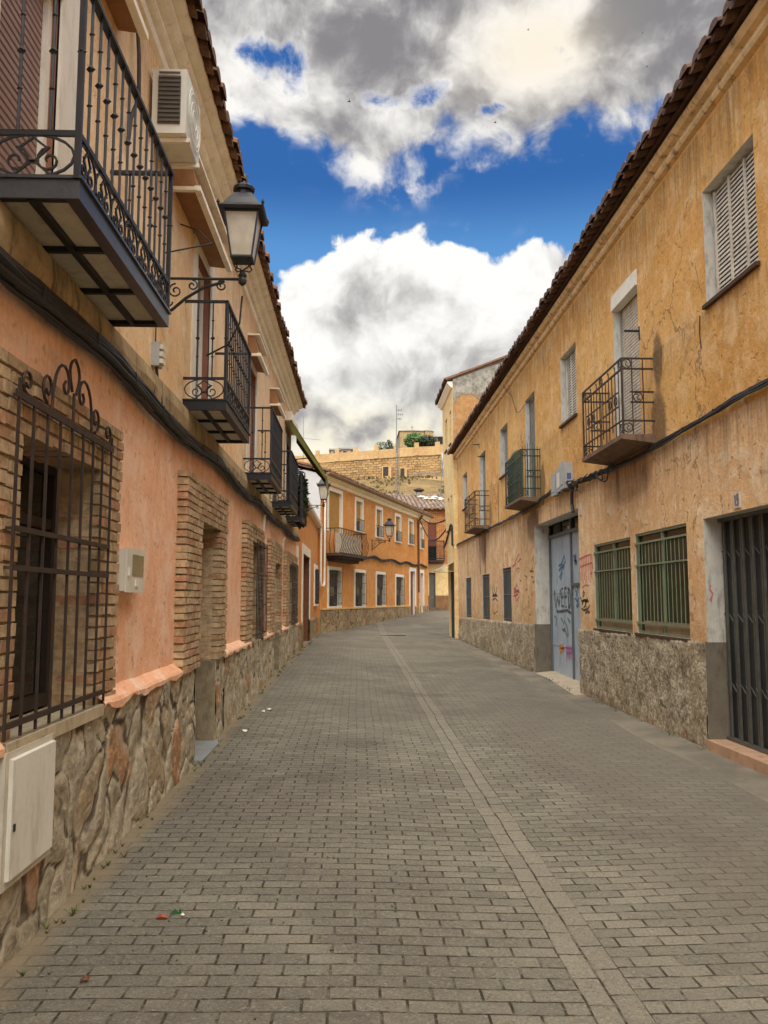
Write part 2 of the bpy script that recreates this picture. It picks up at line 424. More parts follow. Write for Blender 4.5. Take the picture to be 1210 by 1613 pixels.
def _rough(n, bs):
    o = n.obj(); x, y, z = n.sep(o); z = z - 1.57
    f = n.noise(o, 4.5, 12, .76, .8); g_ = n.noise(o, 24, 6, .72); b = n.noise(o, 1.3, 6, .6); h = n.noise(n.vadd(o, (2, 5, 1)), 9.5, 8, .74, .5)
    col = n.mix(f.step(.36, .62), srgb(146,132,108), srgb(216,203,176))
    col = n.mix(h.step(.52, .66)*.75, col, srgb(92,78,56)); col = n.mix(h.step(.46, .34)*.6, col, srgb(214,202,176))
    col = n.mix(b.step(.42, .68)*.4, col, srgb(168,142,104))
    wv = n.vadd(o, n.vscale(n.vadd(n.noise(o, 12, 3, .5, color=True), (.5,.5,.5), 'SUBTRACT'), .03)); pc, _, _ = n.sep(n.voro(wv, 26, 'F1', 'Color')); pe = n.voro(wv, 26, 'F1')
    col = n.mix(pc.step(.62, .9)*.42, col, srgb(216,206,184)); col = n.mix(pc.step(.35, .1)*.38, col, srgb(88,76,58)); col = n.mix(pe.step(.45, .75)*.22, col, srgb(70,60,44))
    col = n.mix(g_.step(.56, .70)*.5, col, srgb(220,208,184)); col = n.mix(g_.step(.44, .32)*.5, col, srgb(84,70,50))
    col = n.mix((z + 1.46 + (b - .5)*1.0).step(.10, -.12)*.45, col, srgb(160,118,88))
    col = n.mix(n.noise(n.vadd(o, (3, 3, 3)), .8, 6, .6).step(.54, .7)*(z + 1.1).step(.2, -.3)*.5, col, srgb(112,110,64))
    n.link(col, bs.inputs['Base Color']); bs.inputs['Roughness'].default_value = .95
    bump(n, bs, f*1.0 + g_*.4 + h*.6 - pe*.4, .9, .05)
ROUGHCAST = mat('roughcast', _rough)
def _brick_island(c):
    def fn(n, bs):
        gi = n.new('ShaderNodeNewGeometry'); rnd = E(n.nt, gi.outputs['Random Per Island'])
        o = n.obj(); a = n.noise(o, 14, 8, .7); b = n.noise(o, 1.4, 4, .6)
        col = n.mix(rnd, c[0], c[1]); col = n.mix((rnd*7.3).fn('FRACT').step(.72, .9)*.7, col, c[2])
        col = n.mix(a.step(.45, .7)*.6, col, tuple(v*.5 for v in c[1])); col = n.mix(a.step(.5, .3)*.5, col, tuple(min(1, v*1.35) for v in c[0]))
        n.link(col, bs.inputs['Base Color']); bs.inputs['Roughness'].default_value = .92
        bump(n, bs, a, .6, .02)
    return fn
BRICKS = mat('tan_brick', _brick_island((srgb(202,176,138), srgb(168,140,104), srgb(178,122,88))))
MORTAR = simple('mortar', srgb(142,122,94), .95, 0, .3, 12, .4)
def _brickwall(n, bs):
    o = n.obj(); x, y, z = n.sep(o); v = n.comb(x + y, z, 0.0)
    t = n.new('ShaderNodeTexBrick'); n.link(v, t.inputs[0]); t.inputs['Scale'].default_value = 1.0
    t.inputs['Brick Width'].default_value = .26; t.inputs['Row Height'].default_value = .075; t.inputs['Mortar Size'].default_value = .012
    t.inputs['Color1'].default_value = (*srgb(222,160,96), 1); t.inputs['Color2'].default_value = (*srgb(188,118,64), 1); t.inputs['Mortar'].default_value = (*srgb(132,92,56), 1)
    a = n.noise(o, 6, 6, .6)
    n.link(n.mix(a.step(.4, .7)*.5, E(n.nt, t.outputs[0]), srgb(140,84,44)), bs.inputs['Base Color']); bs.inputs['Roughness'].default_value = .9
    bump(n, bs, E(n.nt, t.outputs['Fac'])*-1.0, .5, .01)
BRICKWALL = mat('orange_brickwork', _brickwall)
def _tile(c0, c1, c2):
    def fn(n, bs):
        gi = n.new('ShaderNodeNewGeometry'); rnd = E(n.nt, gi.outputs['Random Per Island'])
        o = n.obj(); a = n.noise(o, 9, 8, .7); b = n.noise(o, 2.0, 5, .6)
        col = n.mix(rnd, c0, c1); col = n.mix(a.step(.42, .68)*.7, col, c2); col = n.mix(b.step(.5, .7)*.4, col, tuple(v*.6 for v in c1))
        n.link(col, bs.inputs['Base Color']); bs.inputs['Roughness'].default_value = .95; bump(n, bs, a, .7, .03)
    return fn
TILE = mat('old_clay_tile', _tile(srgb(112,82,64), srgb(80,58,48), srgb(58,50,42)))
TILE_L = mat('brown_clay_tile', _tile(srgb(138,98,70), srgb(104,72,52), srgb(66,54,40)))
TILE_FAR = mat('pale_clay_tile', _tile(srgb(146,120,100), srgb(100,80,68), srgb(176,160,138)))
STONE = simple('cornice_stone', srgb(246,234,210), .9, 0, .10, 5, .3, srgb(190,166,130), .35)
STONE_R = simple('weathered_cornice', srgb(226,194,144), .9, 0, .2, 4, .4, srgb(86,68,46), .75)
STRING = simple('string_course', srgb(168,146,108), .95, 0, .3, 5, .5, srgb(58,48,36), .75)
WHITE = simple('white_paint', srgb(232,224,206), .7, 0, .06, 6, .2, srgb(176,160,130), .35)
GREYP = simple('pale_grey_reveal', srgb(200,196,184), .85, 0, .12, 6, .4, srgb(104,98,86), .6)
DARKGREY = simple('grey_reveal_base', srgb(112,104,90), .9, 0, .15, 6, .4, srgb(70,62,50), .5)
IRON = simple('black_iron', srgb(36,38,42), .48, .3, .3, 10, .2, srgb(70,56,46), .35)
IRON_B = simple('brown_iron', srgb(58,46,38), .6, .2, .3, 12, .2, srgb(96,62,40), .5)
IRON_G = simple('grey_painted_iron', srgb(68,70,76), .38, .35, .25, 9, .2, srgb(52,54,58), .5)
FLOORT = simple('balcony_tile', srgb(206,194,168), .9, 0, .12, 5, .3, srgb(150,132,100), .45)
CONCRETE = simple('balcony_concrete', srgb(120,96,76), .95, 0, .25, 6, .5, srgb(60,46,36), .7)
CABLE = simple('black_cable', srgb(40,36,34), .6, 0, .3, 20, .2)
GLASS = mat('dark_glass', lambda n, bs: (bs.inputs['Specular IOR Level'].__setattr__('default_value', .22), bs.inputs['Base Color'].__setattr__('default_value', (.012, .016, .018, 1)), bs.inputs['Roughness'].__setattr__('default_value', .06)))
GREENGLASS = mat('green_glass', lambda n, bs: (n.link(n.mix(n.noise(n.obj(), 3, 5, .6).step(.35, .65), srgb(18,30,24), srgb(48,62,46)), bs.inputs['Base Color']), bs.inputs['Specular IOR Level'].__setattr__('default_value', .3), bs.inputs['Roughness'].__setattr__('default_value', .2)))
BLIND_Y = simple('ochre_blind', srgb(176,132,58), .7, 0, .12, 4, 0, srgb(140,100,44), .4)
BLIND_P = simple('mauve_blind', srgb(150,124,116), .7, 0, .1, 4, 0)
BLIND_G = simple('grey_shutter', srgb(150,146,138), .75, 0, .15, 5, .2, srgb(96,88,76), .5)
WOODW = simple('weathered_white_shutter', srgb(206,196,176), .8, 0, .2, 9, .3, srgb(110,92,70), .65)
WOODB = simple('brown_wood', srgb(112,66,36), .65, 0, .25, 8, .3)
WOODD = simple('dark_brown_wood', srgb(46,34,28), .6, 0, .25, 8, .3)
REDW = simple('red_brown_wood', srgb(116,62,44), .65, 0, .2, 8, .2)
BLUEDOOR = simple('pale_blue_steel', srgb(176,192,206), .6, .05, .09, 3, .2, srgb(122,112,104), .4)
DARKDOOR = simple('dark_steel_door', srgb(58,62,64), .55, .2, .2, 4, .1)
PLASTIC = simple('white_plastic', srgb(220,216,200), .5, 0, .05, 5, 0, srgb(170,160,140), .3)
GREYPL = simple('grey_plastic', srgb(168,170,170), .5, 0, .12, 8, 0, srgb(110,106,98), .4)
STEEL = simple('galvanised_steel', srgb(120,124,122), .5, .4, .2, 10, .1, srgb(90,74,56), .4)
GATEST = simple('folding_gate_steel', srgb(96,98,92), .5, .3, .25, 8, .1, srgb(92,74,56), .5)
LAMPGLASS = mat('frosted_glass', lambda n, bs: (n.link(n.mix(n.noise(n.obj(), 6, 4, .6).step(.3, .7), srgb(196,186,164), srgb(222,214,196)), bs.inputs['Base Color']), bs.inputs['Roughness'].__setattr__('default_value', .35), bs.inputs['Transmission Weight'].__setattr__('default_value', .25)))
LAMPBLK = simple('lamp_black', srgb(38,38,40), .45, .2, .25, 12, .1)

# ------------------------------------------------------------------ façade tools
def frange(a, b, st):
    n = max(1, int(math.ceil((b - a)/st))); return [a + (b - a)*i/n for i in range(n + 1)]
class Reveals:
    def __init__(s): s.l = []
    def build(s, name, mt, parent):
        for r in s.l: r.build(name, mt, parent)
def facade(T, s0, s1, z0, z1, ops, d=0.0, step=2.0, smooth_z=3.0):
    """wall skin with real openings; returns the skin and the reveals"""
    w, rs = MB(T), Reveals()
    ss = set(frange(s0, s1, step)) | {v for o in ops for v in o[:2] if s0 < v < s1}
    zs = {z0, z1} | {v for o in ops for v in o[2:4] if z0 < v < z1}
    ss, zs = sorted(ss), sorted(zs)
    for a, b in zip(ss, ss[1:]):
        if b - a < 1e-5: continue
        for c, e in zip(zs, zs[1:]):
            m, k = (a + b)/2, (c + e)/2
            if any(o[0] < m < o[1] and o[2] < k < o[3] for o in ops): continue
            w.quad((a, d, c), (b, d, c), (b, d, e), (a, d, e))
    for o in ops:
        a, b, c, e, dp = o[:5]; c2, e2 = max(c, z0), min(e, z1)
        if e2 <= c2: continue
        r = MB(T); rs.l.append(r)
        r.quad((a, d, c2), (a, -dp, c2), (a, -dp, e2), (a, d, e2)); r.quad((b, d, c2), (b, d, e2), (b, -dp, e2), (b, -dp, c2))
        if e <= z1: r.quad((a, d, e), (a, -dp, e), (b, -dp, e), (b, d, e))
        if c >= z0: r.quad((a, d, c), (b, d, c), (b, -dp, c), (a, -dp, c))
    return w, rs
def shell(w, s0, s1, z0, z1, depth, front=0.0):
    w.quad((s0, front, z0), (s0, front, z1), (s0, -depth, z1), (s0, -depth, z0)); w.quad((s1, front, z0), (s1, -depth, z0), (s1, -depth, z1), (s1, front, z1))
    w.quad((s0, -depth, z0), (s0, -depth, z1), (s1, -depth, z1), (s1, -depth, z0))
from mathutils import noise as mnoise
def rough_skin(T, s0, s1, z0, z1, ops, d, cell, amp, ztop=None, stone=0.0):
    """rough masonry base: a fine grid pushed in and out, with gaps for the openings; stone > 0 lays rubble of that size"""
    m = MB(T); ss = set(frange(s0, s1, cell)); zs = frange(z0, z1, cell)
    if stone: m.c = []
    for o in ops: ss |= {v for v in o[:2] if s0 < v < s1}
    ss = sorted(ss); ss = [v for i, v in enumerate(ss) if i == 0 or v - ss[i-1] > .004]
    idx = {}
    def add(s, dd, z, c=(1, .5, .3)):
        if stone: m.c.append(c)
        return m.p(s, dd, z)
    def pt(i, j):
        if (i, j) not in idx:
            s, f = ss[i], j/(len(zs) - 1)
            top = ztop(s) if ztop else z1
            z = z0 + (top - z0)*f
            q = Vector((s*2.2, z*2.2, d*9)); k = mnoise.fractal(q*1.6, .9, 2.1, 5)*amp + (mnoise.noise(q*.6))*amp*.9; c = (1, .5, .3)
            if stone:
                w = Vector((s, z*.85, 0))/stone; w += Vector((mnoise.noise(w*1.1), mnoise.noise(w*1.1 + Vector((9, 3, 1))), 0))*.38 + Vector((mnoise.noise(w*4), mnoise.noise(w*4 + Vector((5, 5, 5))), 0))*.07
                ds, ps = mnoise.voronoi(w); e = (ds[1] - ds[0]); r1 = mnoise.cell(ps[0]*37.1 + Vector((.3, .7, .2)))*.5 + .5; r2 = mnoise.cell(ps[0]*53.7 + Vector((4.3, 2.7, 9.2)))*.5 + .5
                k = k*.55 + amp*(r1 - .5)*.9 + amp*.9*(min(1, e/.28)**.6 - .6); c = (min(1, e*1.6), r1, r2)
            if j == len(zs) - 1: k *= .4
            idx[(i, j)] = add(s, d + k, z + (mnoise.noise(q*1.9 + Vector((4, 4, 4)))*amp*.8 if j == len(zs)-1 else 0), c)
        return idx[(i, j)]
    for i in range(len(ss) - 1):
        mid = (ss[i] + ss[i+1])/2
        if any(o[0] < mid < o[1] for o in ops): continue
        for j in range(len(zs) - 1):
            m.f.append([pt(i, j), pt(i+1, j), pt(i+1, j+1), pt(i, j+1)])
        t = [pt(i, len(zs)-1), pt(i+1, len(zs)-1)]
        a, b = add(ss[i], -.02, ztop(ss[i]) if ztop else z1), add(ss[i+1], -.02, ztop(ss[i+1]) if ztop else z1)
        m.f.append([t[0], t[1], b, a])
    for s in (s0, s1):                            # close the ends back to the wall
        zt_ = ztop(s) if ztop else z1; m.f.append([add(s, .001, z0), add(s, d, z0), add(s, d, zt_), add(s, .001, zt_)])
    return m
def roof(T, s0, s1, de, ze, run, rise, pitch, material, parent, rad=None, course=.42, back=True, depth_back=5.0, skip=0.0, tuck=.16):
    """barrel tiles: cover rows over channel rows, closed at the eave, on a deck that starts behind the eave"""
    r = rad or pitch*.44; m = MB(T); nn = int((s1 - s0)/pitch); cn = max(1, int(run/course)); sl = rise/run; n = 6
    def half(s, d0, d1, zo, r0, r1, sg, cap):
        ring = []
        for dd, rr in ((d0, r0), (d1, r1)):
            z = ze + (de - dd)*sl + zo
            ring.append([m.p(s + rr*math.cos(math.pi*j/n), dd, z + sg*rr*.8*math.sin(math.pi*j/n)) for j in range(n + 1)])
        for j in range(n): m.f.append([ring[0][j], ring[0][j+1], ring[1][j+1], ring[1][j]])
        if cap: m.f.append(ring[0])
    for k in range(nn):
        s = s0 + (k + .5)*(s1 - s0)/nn
        for c in range(cn):
            if skip and c and random.random() < skip: continue
            j1, j2, j3 = random.uniform(-.03, .03), random.uniform(-.014, .014), random.uniform(-.01, .012)
            d0 = de - run*c/cn + j1 + (.03 if c else 0); d1 = de - run*(c + 1)/cn - .02
            half(s + j2, d0, d1, .035 + j3, r*1.08, r*.9, 1, True)
        half(s + pitch*.5, de - .02 + random.uniform(-.025, .02), de - .7, .045, r*.82, r*.82, -1, True)
    o = m.build('roof_tiles', material, parent)
    b = MB(T); q = de - tuck; zq = ze + tuck*sl
    b.sweep([(q, zq - .015), (q, zq - .05), (de - run, ze + rise - .08), (de - run, ze + rise - .02)], frange(s0, s1, 4))
    if back:
        b.sweep([(de - run, ze + rise - .02), (de - run, ze + rise - .08), (de - run - depth_back, ze + rise - .08 - depth_back*sl), (de - run - depth_back, ze + rise - .02 - depth_back*sl)], frange(s0, s1, 4))
    b.build('roof_deck', material, parent)
    return o
def ring_pts(s, z, r, d, n=14): return [(s + r*math.cos(2*math.pi*k/n), d, z + r*math.sin(2*math.pi*k/n)) for k in range(n)]
def spiral(c, r0, turns, a0, n=18, rmin=.15, sgn=1):
    return [(c[0] + r0*(1 - (1 - rmin)*k/n)*math.cos(a0 + sgn*2*math.pi*turns*k/n), c[1] + r0*(1 - (1 - rmin)*k/n)*math.sin(a0 + sgn*2*math.pi*turns*k/n)) for k in range(n + 1)]
def slats(T, s0, s1, z0, z1, d, pitch=.055, tilt=.005, th=.004, battens=()):
    tilt = .005
    m = MB(T); k = int((z1 - z0)/pitch); p = (z1 - z0)/k
    for i in range(k):
        z = z0 + i*p
        m.hexa([(s0, d - tilt, z + p*.70), (s0, d - tilt, z + p*.84), (s0, d + tilt, z + .002), (s0, d + tilt, z + .002 + th*1.5),
                (s1, d - tilt, z + p*.70), (s1, d - tilt, z + p*.84), (s1, d + tilt, z + .002), (s1, d + tilt, z + .002 + th*1.5)])
    for b in battens: m.box(s0 + (s1 - s0)*b - .018, s0 + (s1 - s0)*b + .018, d + tilt*.4, d + tilt + .012, z0, z1)
    return m
def rollblind(T, s0, s1, z0, z1, d, pitch=.05, depth=.010):
    m = MB(T); k = max(2, int((z1 - z0)/pitch)); p = (z1 - z0)/k; pr = []
    rows = []
    for i in range(k):
        z = z0 + i*p; rows += [(d, z), (d + depth, z + p*.2), (d + depth, z + p*.8), (d, z + p*.97)]
    ids = [(m.p(s0, a, b), m.p(s1, a, b)) for a, b in rows]
    for a, b in zip(ids, ids[1:]): m.f.append([a[0], a[1], b[1], b[0]])
    return m
def frame(T, s0, s1, z0, z1, d0, d1, w, mull=(), trans=()):
    m = MB(T)
    m.box(s0, s0 + w, d0, d1, z0, z1); m.box(s1 - w, s1, d0, d1, z0, z1)
    m.box(s0 + w, s1 - w, d0, d1, z1 - w, z1); m.box(s0 + w, s1 - w, d0, d1, z0, z0 + w)
    for a in mull: m.box(s0 + (s1-s0)*a - w*.4, s0 + (s1-s0)*a + w*.4, d0, d1 - .004, z0 + w, z1 - w)
    for a in trans: m.box(s0 + w, s1 - w, d0, d1 - .007, z0 + (z1-z0)*a - w*.4, z0 + (z1-z0)*a + w*.4)
    return m
def pane(T, s0, s1, z0, z1, d):
    m = MB(T); m.quad((s0, d, z0), (s1, d, z0), (s1, d, z1), (s0, d, z1)); return m
def surround_trim(T, s0, s1, z0, z1, w, d0, d1, sill=False):
    m = MB(T); m.box(s0 - w, s0, d0, d1, z0, z1 + w); m.box(s1, s1 + w, d0, d1, z0, z1 + w); m.box(s0, s1, d0, d1, z1, z1 + w)
    if sill: m.box(s0 - w, s1 + w, d0, d1 + .03, z0 - .06, z0)
    return m
def grille(T, s0, s1, z0, z1, d, nbars, rails, parent, material, r=.008, dback=-.02, name='grille'):
    m = MB(T)
    for k in range(nbars):
        s = s0 + (s1 - s0)*k/(nbars - 1); m.bar((s, d, z0), (s, d, z1), r)
    for z in rails:
        m.box(s0 - .01, s1 + .01, d - .008, d + .008, z - .011, z + .011)
        for s in (s0, s1): m.bar((s, d, z), (s, dback, z), r)
    return m.build(name, material, parent)
def brick_surround(T, s0, s1, z0, z1, o0, o1, oz, d_out=.045, d_in=-.2, parent=None, zo=None):
    """toothed brick jambs and lintel laid brick by brick, with a mortar bed behind"""
    b, m = MB(T), MB(T); ch, gap = .052, .013; z = z0
    row = 0
    while z < z1 - .02:
        ze = z + ch
        def lay(a, e, jag_a, jag_e, inner):
            s = a + (random.uniform(-.018, .012) if jag_a else 0); end = e + (random.uniform(-.012, .018) if jag_e else 0)
            first = True
            while s < end - .03:
                ln = random.uniform(.11, .23)*(0.6 if (first and row % 2) else 1); t = min(end, s + ln)
                if end - t < .06: t = end
                di = d_in if inner else -.02
                b.box(s, t - gap, di, d_out + random.uniform(-.006, .005), z + random.uniform(-.003, .003), ze + random.uniform(-.004, .003), .004)
                s = t; first = False
        if ze <= oz + .01:
            lay(s0, o0 + .012, True, False, True); lay(o1 - .002, s1, False, True, True)
        else: lay(s0, s1, True, True, z < oz + ch)
        z += ch + gap; row += 1
    dm = d_out - .012
    m.box(s0 + .02, o0, d_in, dm, z0, z1 - .02); m.box(o1 + .006, s1 - .02, d_in, dm, z0, z1 - .02); m.box(o0, o1 + .006, d_in, dm, oz + .006, z1 - .02)
    x = b.build('brick_surround', BRICKS, parent); m.build('mortar_bed', MORTAR, x)
    return x

# ------------------------------------------------------------------ ground, street
def _street(n, bs):
    o = n.obj(); x, y, z = n.sep(o)
    wob = n.vadd(n.noise(o, 1.2, 3, .5, color=True), (.5,.5,.5), 'SUBTRACT'); ow = n.vadd(o, n.vscale(wob, .055))
    wx, wy, wz = n.sep(ow)
    def bricks(v, bw, rh, mort, off=.5):
        t = n.new('ShaderNodeTexBrick'); n.link(v, t.inputs[0]); t.inputs['Scale'].default_value = 1; t.offset = off
        t.inputs['Brick Width'].default_value = bw; t.inputs['Row Height'].default_value = rh; t.inputs['Mortar Size'].default_value = mort
        t.inputs['Mortar Smooth'].default_value = .6
        t.inputs['Color1'].default_value = (0, 0, 0, 1); t.inputs['Color2'].default_value = (1, 1, 1, 1); t.inputs['Mortar'].default_value = (.5, .5, .5, 1)
        return E(n.nt, t.outputs['Color']), E(n.nt, t.outputs['Fac'])
    c1, f1 = bricks(n.comb(wx, wy, 0.0), .204, .102, .0075)
    vx = (x - .915)
    c2, f2 = bricks(n.comb(wy, (wx - .915), 0.0), .235, .115, .007, .35)
    strip = (x - .915).step(-.002, .002)*(x - 1.145).step(.002, -.002)
    br = (1 - strip)*1.0
    r1, _, _ = n.sep(c1); r2, _, _ = n.sep(c2)
    rnd = r1*br + r2*strip; fac = f1*br + f2*strip
    a = n.noise(o, .55, 7, .62, .6); b = n.noise(o, 3.5, 8, .7); f = n.noise(o, 60, 5, .7); sp = n.noise(o, 9, 6, .75)
    col = n.mix(rnd, srgb(108,105,93), srgb(134,130,114))
    col = n.mix(a.step(.36, .66)*.8, col, srgb(96,90,80))
    col = n.mix(b.step(.5, .72)*.5, col, srgb(140,132,114))
    col = n.mix(strip*.4, col, srgb(140,133,117))
    f2 = n.noise(o, 130, 4, .75)
    col = n.mix(f.step(.46, .32)*.45, col, srgb(170,162,142)); col = n.mix(f.step(.53, .66)*.55, col, srgb(62,56,46)); col = n.mix(f2.step(.53, .66)*.5, col, srgb(58,52,42)); col = n.mix(f2.step(.45, .32)*.4, col, srgb(176,168,148))
    far = y.step(20, 7)
    jn = fac*(n.noise(o, 7, 5, .7).step(.38, .58)*.80 + .26)
    col = n.mix(jn.clamp()*(far*.35 + .55), col, n.mix(n.noise(o, 2.0, 4, .6).step(.45, .6), srgb(50,44,32), srgb(60,60,34)))
    # dirt and moss caught in the head joints: dark ticks
    tick = (fac*n.noise(o, 14, 3, .6).step(.47, .58)).clamp()
    col = n.mix(tick*.85, col, srgb(40,33,22))
    q5 = n.noise(n.vadd(o, (1, 4, 0)), 24, 5, .7); col = n.mix(q5.step(.60, .70)*.55, col, srgb(84,74,58)); col = n.mix(q5.step(.40, .30)*.4, col, srgb(152,144,126))
    col = n.mix(sp.step(.64, .72)*.5, col, srgb(82,72,54))
    oil = n.noise(n.vadd(o, (11, 3, 0)), .9, 5, .6).step(.58, .70); col = n.mix(oil*.4, col, srgb(66,60,52))
    # sandy silt along the house fronts
    nb = n.noise(o, 2.2, 6, .65)
    left = (x + 1.5 + (nb - .5)*.35).step(.20, .02)*(y - 33).step(2, -2)
    col = n.mix(left*.85, col, n.mix(b, srgb(124,108,82), srgb(148,132,104)))
    right = (x - 3.02 + (nb - .5)*.55).step(-.12, .22)*(y - 31).step(1, -1)
    col = n.mix(right*.45, col, n.mix(b, srgb(124,116,102), srgb(142,133,116)))
    worn = (x - 1.3 + (nb - .5)*1.2).step(-.1, 1.1)*(y - 14).step(6, -5)
    col = n.mix(worn*.45*(1 - strip), col, srgb(114,107,95))
    n.link(col, bs.inputs['Base Color']); bs.inputs['Roughness'].default_value = .86
    h = fac*-1.1*(1 - left*.8)*(1 - worn*.55) + b*.5 + f*.35 + f2*.2 + rnd*.55 + a*1.2
    bump(n, bs, h, .55, .02)
PAVERS = mat('paving', _street)
def build_street():
    xs = sorted(set(frange(-4, 12, .5)) | {-1.55, 3.64, 1.03}); ys = frange(-10, 62, .5)
    m = MB(); idx = [[m.p(x, y, zg(x, y)) for y in ys] for x in xs]
    for i in range(len(xs)-1):
        for j in range(len(ys)-1): m.f.append([idx[i][j], idx[i+1][j], idx[i+1][j+1], idx[i][j+1]])
    kind(m.build('street', PAVERS, smooth=True), 'structure')
    # a strip of concrete along the right house front, laid a little higher
    m = MB(); pts = []
    for y in frange(-9, 29.6, .35):
        w = .40 + .05*mnoise.noise(Vector((y*.7, 1, 2)))
        pts.append([m.p(3.60, y, zg(3.6, y) + .035), m.p(3.64 - w, y, zg(3.3, y) + .014), m.p(3.64 - w - .05, y, zg(3.25, y) - .01)])
    for a, b in zip(pts, pts[1:]):
        for k in range(2): m.f.append([a[k], b[k], b[k+1], a[k+1]])
    def conc(n, bs):
        o = n.obj(); a = n.noise(o, 1.4, 8, .65); b = n.noise(o, 40, 4, .7)
        c = n.mix(a.step(.35, .65), srgb(134,126,110), srgb(108,102,90)); c = n.mix(b.step(.5, .75)*.4, c, srgb(104,94,78))
        c = n.mix(n.noise(o, 6, 6, .7).step(.58, .7)*.6, c, srgb(88,78,54))
        n.link(c, bs.inputs['Base Color']); bs.inputs['Roughness'].default_value = .9; bump(n, bs, a + b*.4, .5, .02)
    kind(m.build('pavement', mat('concrete_edging', conc)), 'structure')
def hill(x, y):
    t = min(1, max(0, (y - 62)/54)); t2 = t*t*(3 - 2*t)
    k = mnoise.fractal(Vector((x*.06, y*.06, 3)), .8, 2.0, 5)*1.1*t
    return -.9 + t2*(16.7 + .01*x) + k*(1 if y < 112 else .15)
def build_terrain():
    m = MB(); xs = sorted(set(frange(-400, -60, 40) + frange(-60, 100, 4) + frange(100, 400, 40))); ys = sorted(set([-400, -200, -100, -50, -20] + frange(-12, 56, 8) + frange(60, 124, 3) + frange(124, 300, 22) + [500, 900]))
    def h(x, y):
        if y < 61: return zg(min(3.6, max(-1.5, x)), max(-12, y)) - .12
        return hill(x, min(y, 116.5))
    idx = [[m.p(x, y, h(x, y)) for y in ys] for x in xs]
    for i in range(len(xs)-1):
        for j in range(len(ys)-1): m.f.append([idx[i][j], idx[i+1][j], idx[i+1][j+1], idx[i][j+1]])
    def fn(n, bs):
        o = n.obj(); a = n.noise(o, .10, 8, .65, .5); b = n.noise(n.map(o, (1, 1, 2.2)), .7, 9, .7)
        c = n.mix(a.step(.4, .6), srgb(132,108,66), srgb(104,86,50)); c = n.mix(b.step(.45, .65)*.8, c, srgb(96,84,44)); c = n.mix(n.noise(o, .25, 6, .6).step(.52, .64)*.7, c, srgb(150,122,82))
        n.link(c, bs.inputs['Base Color']); bs.inputs['Roughness'].default_value = 1; bump(n, bs, b + a, .8, .5)
    kind(m.build('hillside', mat('dry_grass_earth', fn), smooth=True), 'structure')
build_street(); build_terrain()

